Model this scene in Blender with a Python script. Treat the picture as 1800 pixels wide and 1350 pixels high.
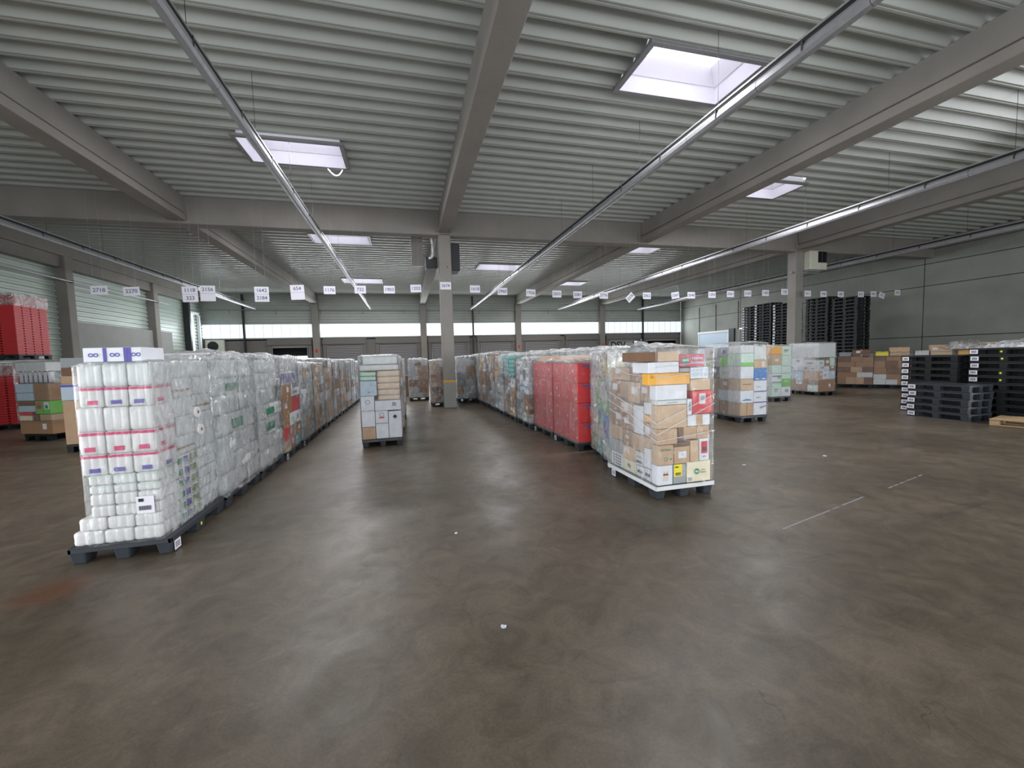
import bpy, bmesh, math, random
from mathutils import Matrix, Vector, noise

for o in list(bpy.data.objects):
    bpy.data.objects.remove(o)
S = bpy.context.scene
COL = S.collection

# ------------------------------------------------------------------ camera
FPX, YAW, PITCH, ROLL, EYE = 724.7, 0.2506, -0.0673, -0.0275, 1.78
_cy, _sy, _cp, _sp = math.cos(YAW), math.sin(YAW), math.cos(PITCH), math.sin(PITCH)
_F = Vector((_sy * _cp, _cy * _cp, _sp)); _R = Vector((_cy, -_sy, 0)); _U = _R.cross(_F)
_R2 = _R * math.cos(ROLL) + _U * math.sin(ROLL); _U2 = -_R * math.sin(ROLL) + _U * math.cos(ROLL)
cam_data = bpy.data.cameras.new('camera')
cam_data.sensor_fit = 'HORIZONTAL'; cam_data.sensor_width = 36.0; cam_data.lens = FPX / 1800 * 36
cam_data.clip_start = 0.05; cam_data.clip_end = 200
cam = bpy.data.objects.new('camera', cam_data); COL.objects.link(cam)
cam.matrix_world = Matrix(((_R2.x, _U2.x, -_F.x, 0), (_R2.y, _U2.y, -_F.y, 0), (_R2.z, _U2.z, -_F.z, EYE), (0, 0, 0, 1)))
S.camera = cam

# ------------------------------------------------------------------ sky, exposure
w = bpy.data.worlds.new('overcast_sky'); S.world = w; w.use_nodes = True
bg = w.node_tree.nodes['Background']
bg.inputs[0].default_value = (0.93, 0.97, 1.0, 1); bg.inputs[1].default_value = 1.5
S.view_settings.view_transform = 'Standard'; S.view_settings.look = 'None'
S.view_settings.gamma = 1; S.view_settings.use_curve_mapping = False
S.view_settings.exposure = -0.1
cy = S.cycles
cy.max_bounces = 8; cy.diffuse_bounces = 4; cy.glossy_bounces = 4; cy.transparent_max_bounces = 40
cy.sample_clamp_indirect = 6.0; cy.use_denoising = True

def area(name, loc, rot, sx, sy, power, col=(1, 1, 1)):
    l = bpy.data.lights.new(name, 'AREA'); l.shape = 'RECTANGLE'; l.size = sx; l.size_y = sy
    l.energy = power; l.color = col
    o = bpy.data.objects.new(name, l); o.location = loc; o.rotation_euler = rot; COL.objects.link(o)
    return o
YB, XR, XL, YF = 34.0, 25.3, -13.9, -7.0
ZD = 6.83          # underside of the roof deck
# daylight through the wide open gateway behind the camera, and through the window band of the far wall
area('gateway_daylight', (5.5, YF - 0.3, 2.6), (math.radians(90), 0, 0), 30, 5.0, 1250, (0.95, 0.98, 1.0))
area('added_side_fill', (XR - .2, -1.8, 2.4), (0, math.radians(72), 0), 4.4, 10.0, 1200, (0.95, 0.98, 1.0)).data.spread = math.radians(100)  # added fill lamp out of view, brightens the aisle faces of the loads
area('added_side_fill', (XL + .2, .2, 2.4), (0, math.radians(-72), 0), 4.4, 13.0, 900, (0.95, 0.98, 1.0)).data.spread = math.radians(100)  # second added fill lamp, at the opposite side wall
area('window_band_daylight', (5.6, YB - 0.45, 4.1), (math.radians(-90), 0, 0), 38, 1.0, 1500, (0.9, 0.96, 1.0))
SKY = [(4.15, 6.3, 6.25, 7.38), (-3.42, -1.28, 10.62, 11.76), (9.9, 12.05, 10.35, 11.45), (-3.42, -1.28, 17.95, 19.15),
       (4.17, 6.35, 22.3, 23.6), (9.9, 12.1, 17.5, 18.75), (-3.5, -1.3, 27.2, 28.6), (10.2, 12.4, 26.9, 28.1)]
# daylight coming down through the roof lights; the last two lamps are added fill
for i, (a, b, c, d) in enumerate(SKY): area('roof_daylight_and_fill', ((a + b) / 2, (c + d) / 2, ZD - .08), (0, 0, 0), b - a, d - c, 260 if c < 14 else 360, (0.97, 0.97, 1.0))
for x, y in ((20.5, 27), (-10, 27)): area('roof_daylight_and_fill', (x, y, ZD - .3), (0, 0, 0), 2.1, 1.1, 190, (0.97, 0.97, 1.0))  # added fill near the far wall, no roof light above

# ------------------------------------------------------------------ materials
MATS = {}
def nodes(m): return m.node_tree.nodes, m.node_tree.links
def mat(name, col, rough=0.6, metal=0.0, var=0.0, scale=8.0, bump=0.0, emis=None, spec=0.5, stretch=None):
    if name in MATS: return MATS[name]
    m = bpy.data.materials.new(name); m.use_nodes = True; MATS[name] = m
    n, l = nodes(m); b = n['Principled BSDF']
    b.inputs['Base Color'].default_value = (*col, 1); b.inputs['Roughness'].default_value = rough
    b.inputs['Metallic'].default_value = metal; b.inputs['Specular IOR Level'].default_value = spec
    if emis:
        b.inputs['Emission Color'].default_value = (*emis[0], 1); b.inputs['Emission Strength'].default_value = emis[1]
    tc = n.new('ShaderNodeTexCoord'); mp = n.new('ShaderNodeMapping'); nz = n.new('ShaderNodeTexNoise')
    l.new(tc.outputs['Object'], mp.inputs[0]); l.new(mp.outputs[0], nz.inputs[0])
    if stretch: mp.inputs['Scale'].default_value = stretch
    nz.inputs['Scale'].default_value = scale; nz.inputs['Detail'].default_value = 6
    if var:
        r = n.new('ShaderNodeMapRange'); r.inputs[3].default_value = 1 - var; r.inputs[4].default_value = 1 + var
        r.inputs[1].default_value = .25; r.inputs[2].default_value = .75
        mx = n.new('ShaderNodeVectorMath'); mx.operation = 'SCALE'; mx.inputs[0].default_value = col
        l.new(nz.outputs[0], r.inputs[0]); l.new(r.outputs[0], mx.inputs['Scale']); l.new(mx.outputs[0], b.inputs['Base Color'])
    if bump:
        bp = n.new('ShaderNodeBump'); bp.inputs['Strength'].default_value = bump; bp.inputs['Distance'].default_value = .01
        l.new(nz.outputs[0], bp.inputs['Height']); l.new(bp.outputs[0], b.inputs['Normal'])
    return m

def lin(r, g, b):
    f = lambda c: (c / 255 / 12.92) if c / 255 <= .04045 else ((c / 255 + .055) / 1.055) ** 2.4
    return (f(r), f(g), f(b))

def concrete(name, col, blotch=.16):
    m = mat(name, col, .85, var=.10, scale=1.1, bump=.15, spec=.3)
    n, l = nodes(m); b = n['Principled BSDF']
    src = b.inputs['Base Color'].links[0].from_socket
    n2 = n.new('ShaderNodeTexNoise'); n2.inputs['Scale'].default_value = 55; n2.inputs['Detail'].default_value = 4
    tc = [x for x in n if x.type == 'TEX_COORD'][0]; l.new(tc.outputs['Object'], n2.inputs[0])
    r = n.new('ShaderNodeMapRange'); r.inputs[3].default_value = 1 - blotch; r.inputs[4].default_value = 1 + blotch
    s = n.new('ShaderNodeVectorMath'); s.operation = 'SCALE'
    l.new(n2.outputs[0], r.inputs[0]); l.new(src, s.inputs[0]); l.new(r.outputs[0], s.inputs['Scale']); l.new(s.outputs[0], b.inputs['Base Color'])
    return m

M_beam = concrete('beam concrete', lin(140, 136, 131))
M_wallc = concrete('wall panel concrete', lin(146, 149, 143))
M_plinth = concrete('plinth concrete', lin(150, 152, 148))
M_joint = mat('joint sealant', lin(52, 56, 52), .9)
M_deck = mat('roof deck steel', lin(174, 178, 174), .3, .0, var=.04, scale=2.0, spec=.6)
M_clad = mat('wall cladding steel', lin(168, 174, 168), .45, .0, var=.06, scale=1.5)
M_cladL = mat('left cladding steel', lin(170, 182, 174), .4, .0, var=.08, scale=1.0, stretch=(1, 1, 8))
M_steel = mat('dark steel', lin(62, 64, 66), .5, .6)
M_galv = mat('galvanised steel', lin(150, 150, 154), .42, .4, var=.08, scale=12)
M_white = mat('white paint', lin(222, 224, 226), .5)
M_black = mat('black void', lin(16, 16, 18), .8)
M_paper = mat('white paper', lin(226, 226, 236), .7)
M_ink = mat('grey blue ink', lin(96, 98, 128), .7)
M_dark = mat('black ink', lin(34, 34, 38), .6)
M_glow = mat('daylit window panel', (0.8, 0.88, 0.92), .4, emis=((0.86, 0.96, 1.0), 1.25))
M_glow2 = mat('daylit pale panel', (0.75, 0.85, 0.92), .4, emis=((0.76, 0.88, 0.97), 1.0))
M_sky = mat('skylight pane', (0.9, 0.9, 0.95), .4, emis=((0.95, 0.95, 1.0), 2.2))
M_shaft = mat('skylight lining', lin(232, 230, 240), .5)
M_pallet = mat('dark plastic', lin(50, 55, 62), .45, var=.15, scale=6)
M_palletb = mat('black plastic', lin(17, 19, 22), .55, var=.15, scale=6)
M_wood = mat('pallet wood', lin(176, 148, 112), .8, var=.25, scale=5, stretch=(1, 14, 14))
M_yellowdot = mat('yellow dot sticker', lin(214, 230, 40), .5)
M_orange = mat('orange stripe paint', lin(222, 158, 40), .6)
M_redsign = mat('red sign', lin(196, 52, 44), .5)
M_grille = mat('heater grille', lin(22, 22, 24), .5, .3)
M_heater = mat('heater casing', lin(206, 206, 192), .5, var=.05)
M_door = mat('dock door panel', lin(146, 142, 140), .5, var=.08, scale=3, stretch=(.3, 1, 4))
M_doorfr = mat('dock door frame', lin(112, 108, 104), .6, var=.06)

def floor_mat():
    m = bpy.data.materials.new('worn concrete floor'); m.use_nodes = True; n, l = nodes(m); b = n['Principled BSDF']
    tc = n.new('ShaderNodeTexCoord')
    def N(scale, det=8, rough=.6, dist=0, vec=None, stretch=None):
        t = n.new('ShaderNodeTexNoise'); t.inputs['Scale'].default_value = scale; t.inputs['Detail'].default_value = det
        t.inputs['Roughness'].default_value = rough; t.inputs['Distortion'].default_value = dist
        mp = n.new('ShaderNodeMapping'); l.new(tc.outputs['Object'], mp.inputs[0]); l.new(mp.outputs[0], t.inputs[0])
        if stretch: mp.inputs['Scale'].default_value = stretch[:3]; mp.inputs['Rotation'].default_value[2] = stretch[3] if len(stretch) > 3 else 0
        return t.outputs[0]
    def ramp(src, a, b_, ca, cb):
        r = n.new('ShaderNodeValToRGB'); r.color_ramp.elements[0].position = a; r.color_ramp.elements[1].position = b_
        r.color_ramp.elements[0].color = (*ca, 1); r.color_ramp.elements[1].color = (*cb, 1); l.new(src, r.inputs[0]); return r.outputs[0]
    def mix(kind, f, A, B):
        x = n.new('ShaderNodeMix'); x.data_type = 'RGBA'; x.blend_type = kind
        for sock, v in ((x.inputs[0], f), (x.inputs[6], A), (x.inputs[7], B)):
            if isinstance(v, (int, float)): sock.default_value = v
            elif isinstance(v, tuple): sock.default_value = (*v, 1)
            else: l.new(v, sock)
        return x.outputs[2]
    base = ramp(N(.45, 8, .6, .6), .3, .72, lin(92, 83, 71), lin(121, 110, 96))
    base = mix('MULTIPLY', .8, base, ramp(N(3.2, 10, .7, 1.2), .3, .7, (.52, .51, .5), (1.22, 1.22, 1.22)))
    base = mix('MULTIPLY', .9, base, ramp(N(60, 6, .75), .3, .75, (.7, .7, .7), (1.15, 1.15, 1.15)))
    streak = ramp(N(1.0, 6, .65, .8, stretch=(.35, 3.2, 1, .35)), .60, .74, (0, 0, 0), (1, 1, 1))
    sx = n.new('ShaderNodeSeparateXYZ'); l.new(tc.outputs['Object'], sx.inputs[0])
    mr = n.new('ShaderNodeMapRange'); l.new(sx.outputs[0], mr.inputs[0]); mr.inputs[1].default_value = 0; mr.inputs[2].default_value = 3.5; mr.inputs[3].default_value = .25; mr.inputs[4].default_value = 1
    ml = n.new('ShaderNodeMath'); ml.operation = 'MULTIPLY'; l.new(streak, ml.inputs[0]); l.new(mr.outputs[0], ml.inputs[1])
    ml2 = n.new('ShaderNodeMath'); ml2.operation = 'MULTIPLY'; l.new(ml.outputs[0], ml2.inputs[0]); ml2.inputs[1].default_value = .75
    base = mix('MIX', ml2.outputs[0], base, lin(50, 44, 39))
    # pale scuffs
    scuff = ramp(N(1.4, 10, .75, 1.5, stretch=(1, 1.6, 1, .8)), .58, .78, (0, 0, 0), (.55, .55, .55))
    base = mix('MIX', scuff, base, lin(136, 124, 113))
    # fine cracks
    vo = n.new('ShaderNodeTexVoronoi'); vo.feature = 'DISTANCE_TO_EDGE'; vo.inputs['Scale'].default_value = 1.1
    mpv = n.new('ShaderNodeMapping'); nd = n.new('ShaderNodeTexNoise'); nd.inputs['Scale'].default_value = 3; nd.inputs['Detail'].default_value = 6
    l.new(tc.outputs['Object'], nd.inputs[0])
    ad = n.new('ShaderNodeVectorMath'); ad.operation = 'MULTIPLY_ADD'; l.new(nd.outputs[1], ad.inputs[0]); ad.inputs[1].default_value = (.55, .55, .55); l.new(tc.outputs['Object'], ad.inputs[2])
    l.new(ad.outputs[0], vo.inputs[0])
    crack = ramp(vo.outputs[0], .0, .007, (1, 1, 1), (0, 0, 0))
    cm = mix('MULTIPLY', 1.0, crack, ramp(N(.5, 3), .5, .62, (0, 0, 0), (.5, .5, .5)))
    base = mix('MIX', cm, base, lin(44, 38, 33))
    # rust stain beside the first pallet of the left row
    vm = n.new('ShaderNodeVectorMath'); vm.operation = 'MULTIPLY_ADD'; l.new(nd.outputs[1], vm.inputs[0]); vm.inputs[1].default_value = (.3, .3, 0); l.new(tc.outputs['Object'], vm.inputs[2])
    ds = n.new('ShaderNodeVectorMath'); ds.operation = 'DISTANCE'; l.new(vm.outputs[0], ds.inputs[0]); ds.inputs[1].default_value = (-2.68, 4.17, 0)
    rust = ramp(ds.outputs['Value'], .08, .34, (.5, .5, .5), (0, 0, 0))
    base = mix('MIX', rust, base, lin(112, 62, 34))
    l.new(base, b.inputs['Base Color'])
    rr = n.new('ShaderNodeMapRange'); l.new(N(1.7, 8, .7, .5), rr.inputs[0]); rr.inputs[1].default_value = .3; rr.inputs[2].default_value = .7
    rr.inputs[3].default_value = .30; rr.inputs[4].default_value = .50; l.new(rr.outputs[0], b.inputs['Roughness'])
    b.inputs['Specular IOR Level'].default_value = .32
    bp = n.new('ShaderNodeBump'); bp.inputs['Strength'].default_value = .12; bp.inputs['Distance'].default_value = .01
    l.new(N(9, 10, .7), bp.inputs['Height']); l.new(bp.outputs[0], b.inputs['Normal'])
    return m
M_floor = floor_mat()

def film_mat(name, lo, hi, gloss=1.1, bst=1.0, tint=(.93, .95, .97), streak=(3.4, 3.4, 2.4)):
    """stretch film: mostly clear, milky and shiny where it bunches"""
    m = bpy.data.materials.new(name); m.use_nodes = True; n, l = nodes(m); n.remove(n['Principled BSDF'])
    out = n['Material Output']; tc = n.new('ShaderNodeTexCoord'); mp = n.new('ShaderNodeMapping'); mp.inputs['Scale'].default_value = streak
    l.new(tc.outputs['Object'], mp.inputs[0])
    t = n.new('ShaderNodeTexNoise'); t.inputs['Scale'].default_value = 1.6; t.inputs['Detail'].default_value = 7; t.inputs['Distortion'].default_value = 1.6; t.inputs['Roughness'].default_value = .6
    l.new(mp.outputs[0], t.inputs[0])
    vo = n.new('ShaderNodeTexVoronoi'); vo.inputs['Scale'].default_value = 3.4; vo.feature = 'F1'
    av = n.new('ShaderNodeVectorMath'); av.operation = 'MULTIPLY_ADD'; l.new(t.outputs[1], av.inputs[0]); av.inputs[1].default_value = (.7, .7, .7); l.new(mp.outputs[0], av.inputs[2]); l.new(av.outputs[0], vo.inputs[0])
    hs = n.new('ShaderNodeMath'); hs.operation = 'MULTIPLY_ADD'; l.new(vo.outputs['Distance'], hs.inputs[0]); hs.inputs[1].default_value = .3; l.new(t.outputs[0], hs.inputs[2])
    bp = n.new('ShaderNodeBump'); bp.inputs['Strength'].default_value = bst; bp.inputs['Distance'].default_value = .09; l.new(hs.outputs[0], bp.inputs['Height'])
    gl = n.new('ShaderNodeBsdfGlossy'); gl.inputs['Roughness'].default_value = .17; gl.inputs['Color'].default_value = (1, 1, 1, 1); l.new(bp.outputs[0], gl.inputs['Normal'])
    df = n.new('ShaderNodeBsdfDiffuse'); df.inputs['Color'].default_value = (*tint, 1)
    b2 = n.new('ShaderNodeBump'); b2.inputs['Strength'].default_value = .3; b2.inputs['Distance'].default_value = .05; l.new(hs.outputs[0], b2.inputs['Height']); l.new(b2.outputs[0], df.inputs['Normal'])
    tl = n.new('ShaderNodeBsdfTranslucent'); tl.inputs['Color'].default_value = (*tint, 1); md = n.new('ShaderNodeMixShader'); md.inputs[0].default_value = .25; l.new(df.outputs[0], md.inputs[1]); l.new(tl.outputs[0], md.inputs[2])
    tr = n.new('ShaderNodeBsdfTransparent'); tr.inputs['Color'].default_value = (.97, .98, .98, 1)
    mr = n.new('ShaderNodeMapRange'); l.new(t.outputs[0], mr.inputs[0]); mr.inputs[1].default_value = .38; mr.inputs[2].default_value = .66; mr.inputs[3].default_value = lo; mr.inputs[4].default_value = hi
    m1 = n.new('ShaderNodeMixShader'); l.new(mr.outputs[0], m1.inputs[0]); l.new(tr.outputs[0], m1.inputs[1]); l.new(md.outputs[0], m1.inputs[2])
    fr = n.new('ShaderNodeFresnel'); fr.inputs['IOR'].default_value = 1.6; l.new(bp.outputs[0], fr.inputs['Normal'])
    fm = n.new('ShaderNodeMath'); fm.operation = 'MULTIPLY_ADD'; l.new(fr.outputs[0], fm.inputs[0]); fm.inputs[1].default_value = gloss; fm.inputs[2].default_value = .01; fm.use_clamp = True
    m2 = n.new('ShaderNodeMixShader'); l.new(fm.outputs[0], m2.inputs[0]); l.new(m1.outputs[0], m2.inputs[1]); l.new(gl.outputs[0], m2.inputs[2])
    l.new(m2.outputs[0], out.inputs['Surface'])
    return m
F_clear = film_mat('clear stretch film', .0, .08, .35, .5)
F_veil = film_mat('veil of stretch film', .12, .32, .6, .8, streak=(2.5, 2.5, .8))
F_mid = film_mat('milky stretch film', .1, .62, .8, 1.0)
F_light = film_mat('light stretch film', .02, .5, .7, 1.0)
F_heavy = film_mat('heavy stretch film', .22, .92, .9, 1.0)

KC = {
 'kraft': mat('kraft cardboard', lin(196, 164, 134), .8, var=.05, scale=6), 'brown': mat('brown cardboard', lin(164, 126, 96), .8, var=.07, scale=6),
 'tan': mat('tan cardboard', lin(208, 180, 150), .8, var=.05, scale=6), 'darkbrown': mat('dark brown cardboard', lin(124, 94, 74), .8, var=.08, scale=6),
 'white': mat('white cardboard', lin(228, 230, 238), .6, var=.03), 'offwhite': mat('off white cardboard', lin(214, 216, 218), .6, var=.03),
 'grey': mat('grey cardboard', lin(160, 164, 170), .6, var=.05), 'cream': mat('cream cardboard', lin(236, 226, 200), .6, var=.03),
 'darkgrey': mat('dark grey cardboard', lin(72, 74, 84), .6), 'blue': mat('blue cardboard', lin(56, 128, 200), .5),
 'lightblue': mat('light blue cardboard', lin(192, 210, 226), .5), 'teal': mat('teal wrap', lin(92, 178, 180), .5), 'green': mat('green cardboard', lin(120, 196, 84), .5),
 'darkgreen': mat('dark green cardboard', lin(40, 140, 104), .5), 'red': mat('red cardboard', lin(214, 66, 70), .5), 'pinkred': mat('pink red cardboard', lin(208, 84, 104), .5),
 'orange': mat('orange cardboard', lin(238, 176, 62), .5), 'yellow': mat('yellow card', lin(250, 232, 30), .5), 'purple': mat('purple print', lin(92, 84, 168), .5),
 'magenta': mat('magenta print', lin(206, 56, 112), .5), 'crate': mat('red plastic', lin(186, 38, 44), .45), 'redbox': mat('bright red cardboard', lin(240, 50, 56), .45), 'mint': mat('mint packaging', lin(196, 224, 210), .5),
 'tissue': mat('white tissue pack', lin(222, 221, 222), .45, bump=.25, scale=14), 'tissuegrey': mat('grey white tissue pack', lin(222, 226, 228), .45, bump=.3, scale=14),
 'beige': mat('beige packaging', lin(226, 206, 190), .5, bump=.3, scale=9), 'olive': mat('olive green print', lin(128, 148, 84), .5), 'black': M_black,
 'palegreen': mat('pale green white cardboard', lin(206, 226, 216), .55)}

# ------------------------------------------------------------------ mesh helpers
class MB:
    def __init__(s): s.v = []; s.f = []; s.m = []; s.smooth = []
    def box(s, x0, x1, y0, y1, z0, z1, mi=0, tm=None):
        b = len(s.v); P = [(x0, y0, z0), (x1, y0, z0), (x1, y1, z0), (x0, y1, z0), (x0, y0, z1), (x1, y0, z1), (x1, y1, z1), (x0, y1, z1)]
        if tm is not None: P = [tuple(tm @ Vector(p)) for p in P]
        s.v += P
        for q in ((0, 3, 2, 1), (4, 5, 6, 7), (0, 1, 5, 4), (1, 2, 6, 5), (2, 3, 7, 6), (3, 0, 4, 7)):
            s.f.append(tuple(b + i for i in q)); s.m.append(mi); s.smooth.append(False)
        return s
    def frustum(s, c, a0, a1, z0, z1, mi=0):
        b = len(s.v); (x, y), (ax, ay), (bx, by) = c, a0, a1
        for (hx, hy, z) in ((ax, ay, z0), (bx, by, z1)):
            s.v += [(x - hx, y - hy, z), (x + hx, y - hy, z), (x + hx, y + hy, z), (x - hx, y + hy, z)]
        for q in ((0, 3, 2, 1), (4, 5, 6, 7), (0, 1, 5, 4), (1, 2, 6, 5), (2, 3, 7, 6), (3, 0, 4, 7)):
            s.f.append(tuple(b + i for i in q)); s.m.append(mi); s.smooth.append(False)
        return s
    def poly(s, pts, mi=0, sm=False):
        b = len(s.v); s.v += [tuple(p) for p in pts]; s.f.append(tuple(range(b, b + len(pts)))); s.m.append(mi); s.smooth.append(sm); return s
    def tube(s, a, b_, r, n=8, mi=0, caps=True):
        a, b_ = Vector(a), Vector(b_); d = (b_ - a).normalized()
        u = d.orthogonal().normalized(); w_ = d.cross(u); k = len(s.v)
        for p in (a, b_):
            for i in range(n):
                t = 2 * math.pi * i / n; s.v.append(tuple(p + u * math.cos(t) * r + w_ * math.sin(t) * r))
        for i in range(n):
            j = (i + 1) % n; s.f.append((k + i, k + j, k + n + j, k + n + i)); s.m.append(mi); s.smooth.append(n > 4)
        if caps:
            s.f.append(tuple(k + i for i in reversed(range(n)))); s.m.append(mi); s.smooth.append(False)
            s.f.append(tuple(k + n + i for i in range(n))); s.m.append(mi); s.smooth.append(False)
        return s
    def prism(s, prof, axis, a, b_, mi=0, sm=False):
        """closed profile (u,v) extruded along axis 'x' or 'y' from a to b_"""
        k = len(s.v); n = len(prof)
        for t in (a, b_):
            s.v += [((t, u, v) if axis == 'x' else (u, t, v)) for u, v in prof]
        for i in range(n):
            j = (i + 1) % n; s.f.append((k + i, k + j, k + n + j, k + n + i)); s.m.append(mi); s.smooth.append(sm)
        s.f.append(tuple(k + i for i in reversed(range(n)))); s.m.append(mi); s.smooth.append(False)
        s.f.append(tuple(k + n + i for i in range(n))); s.m.append(mi); s.smooth.append(False)
        return s
    def mesh(s, name, mats):
        me = bpy.data.meshes.new(name); me.from_pydata(s.v, [], s.f)
        for m in (mats if isinstance(mats, (list, tuple)) else [mats]): me.materials.append(m)
        me.polygons.foreach_set('material_index', s.m); me.polygons.foreach_set('use_smooth', s.smooth)
        bm = bmesh.new(); bm.from_mesh(me); bmesh.ops.recalc_face_normals(bm, faces=bm.faces); bm.to_mesh(me); bm.free()
        me.update(); return me
    def build(s, name, mats, parent=None, bevel=0, seg=1, T=None):
        o = bpy.data.objects.new(name, s.mesh(name, mats)); COL.objects.link(o)
        if parent is not None: o.parent = parent
        if T is not None: o.matrix_local = T
        if bevel:
            md = o.modifiers.new('edge', 'BEVEL'); md.width = bevel; md.segments = seg; md.limit_method = 'ANGLE'
        return o

ORDW = 'lowest second third fourth fifth sixth seventh eighth ninth tenth eleventh twelfth thirteenth fourteenth fifteenth sixteenth seventeenth eighteenth nineteenth twentieth twenty-first twenty-second twenty-third twenty-fourth twenty-fifth twenty-sixth twenty-seventh'.split()
def tag(o, label=None, cat=None, group=None, kind=None):
    if label: o['label'] = label
    if cat: o['category'] = cat
    if group: o['group'] = group
    if kind: o['kind'] = kind
    return o
def empty(name, T, label=None, cat=None, group=None):
    o = bpy.data.objects.new(name, None); COL.objects.link(o); o.empty_display_size = .1; o.matrix_world = T
    return tag(o, label, cat, group)
def TR(x, y, z=0, rz=0): return Matrix.Translation((x, y, z)) @ Matrix.Rotation(rz, 4, 'Z')
def copy_tree(o, parent=None):
    c = o.copy(); COL.objects.link(c); c.parent = parent
    for ch in o.children: copy_tree(ch, c)
    return c

_TXT = {}
def text_mesh(t, size, m, bold=0.0):
    k = (t, size, m.name, bold)
    if k in _TXT: return _TXT[k]
    cu = bpy.data.curves.new('t', 'FONT'); cu.body = t; cu.size = size; cu.align_x = 'CENTER'; cu.align_y = 'CENTER'; cu.extrude = .0008; cu.offset = bold
    o = bpy.data.objects.new('t', cu); COL.objects.link(o)
    dg = bpy.context.evaluated_depsgraph_get(); me = bpy.data.meshes.new_from_object(o.evaluated_get(dg))
    bpy.data.objects.remove(o); me.materials.clear(); me.materials.append(m); me.name = 'lettering'; _TXT[k] = me; return me
# rotations that stand a flat XY text up on a face: F faces -Y, L faces -X, R faces +X
STAND = {'F': Matrix.Rotation(math.pi / 2, 4, 'X'), 'L': Matrix.Rotation(-math.pi / 2, 4, 'Z') @ Matrix.Rotation(math.pi / 2, 4, 'X'),
         'R': Matrix.Rotation(math.pi / 2, 4, 'Z') @ Matrix.Rotation(math.pi / 2, 4, 'X')}
def text_on(parent, t, size, m, loc, face='F', name='lettering', bold=0.0, tilt=0.0):
    o = bpy.data.objects.new(name, text_mesh(t, size, m, bold)); COL.objects.link(o); o.parent = parent
    o.matrix_local = Matrix.Translation(loc) @ STAND[face] @ Matrix.Rotation(tilt, 4, 'Z'); return o

# ================================================================== STRUCTURE
def struct(name, mb, mats, **k): return tag(mb.build(name, mats, **k), kind='structure')
BX = [-6.4, 1.49, 9.32, 17.05]            # axes of the long roof beams
YC = 14.72                                # near face of the cross beam
m = MB(); m.box(XL - 8, XR + 8, YF - 1, YB + .3, -.2, 0); struct('floor', m, M_floor)

# trapezoidal roof deck, ribs running across the hall
P = .423; m = MB(); y = YF
segs = [(0, .0), (.03, .0), (.045, .014), (.06, .0), (.10, .0), (.125, .165), (.31, .165), (P, .0)]
def xspans(ya, yb):
    cuts = sorted((a, b) for a, b, c, d in SKY if yb > c - .02 and ya < d + .02)
    xs = []; cur = XL - .4
    for a, b in cuts: xs.append((cur, a)); cur = b
    xs.append((cur, XR + .4)); return xs
while y < YB:
    for (u0, z0), (u1, z1) in zip(segs[:-1], segs[1:]):
        ya, yb = y + u0, y + u1
        for a, b in xspans(ya, yb): m.poly([(a, ya, ZD + z0), (b, ya, ZD + z0), (b, yb, ZD + z1), (a, yb, ZD + z1)])
    y += P
struct('ceiling', m, M_deck)

def beam_prof(xc, z0=6.1, z1=ZD + .02):
    w1, w2 = .21, .17
    return [(xc - w1, z0), (xc + w1, z0), (xc + w1, z0 + .19), (xc + w2 - .05, z0 + .2), (xc + w2 - .05, z0 + .225), (xc + w2 + .01, z0 + .24), (xc + w2, z1), (xc - w2, z1), (xc - w2 - .01, z0 + .24), (xc - w2 + .05, z0 + .225), (xc - w2 + .05, z0 + .2), (xc - w1, z0 + .19)]
n = 1
for xc in BX:
    for ya, yb in ((YF, YC - .02), (YC + .47, YB - .05)):
        m = MB(); m.prism(beam_prof(xc), 'y', ya, yb)
        # drip groove line along the flange
        struct('trim_%d' % n, m, M_beam, bevel=.012)['label'] = 'long precast concrete roof beam'; n += 1
m = MB(); m.box(XL, XR, YC, YC + .45, 6.03, ZD + .1); struct('trim_%d' % n, m, M_beam, bevel=.015); n += 1
for x in (XL + .2, XR - .25):             # edge beams on the side walls
    m = MB(); m.box(x - .2, x + .2, YF, YB, 6.42, ZD + .03); struct('trim_%d' % n, m, M_beam, bevel=.01); n += 1
for x in BX:                              # notch brackets where the beams land on the cross beam
    m = MB(); m.box(x - .3, x - .21, YC - .06, YC + .02, 6.13, 6.38); struct('trim_%d' % n, m, M_beam); n += 1

# columns
def column(name, x, y, label, stripe=False):
    m = MB(); m.box(x - .21, x + .21, y, y + .42, 0, 6.08); c = struct(name, m, M_beam, bevel=.02); c['label'] = label
    if stripe:
        m = MB(); m.box(x - .215, x + .215, y - .004, y + .424, .92, .99); m.build('painted_stripe', M_orange, c)['label'] = 'orange painted band'
        m = MB(); m.box(x - .214, x + .214, y - .003, y + .423, .01, .92); m.build('painted_base', M_plinth, c)['label'] = 'paler painted foot'
    m = MB(); m.tube((x + .06, y - .003, 4.95), (x + .06, y + .02, 4.95), .02, 10); m.build('anchor_hole', M_black, c)
    return c
column('pillar', BX[1], YC, 'concrete column with orange band under the middle roof beam', True)
column('pillar.001', BX[3] - .03, YC, 'concrete column with a white heater beside it')

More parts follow.
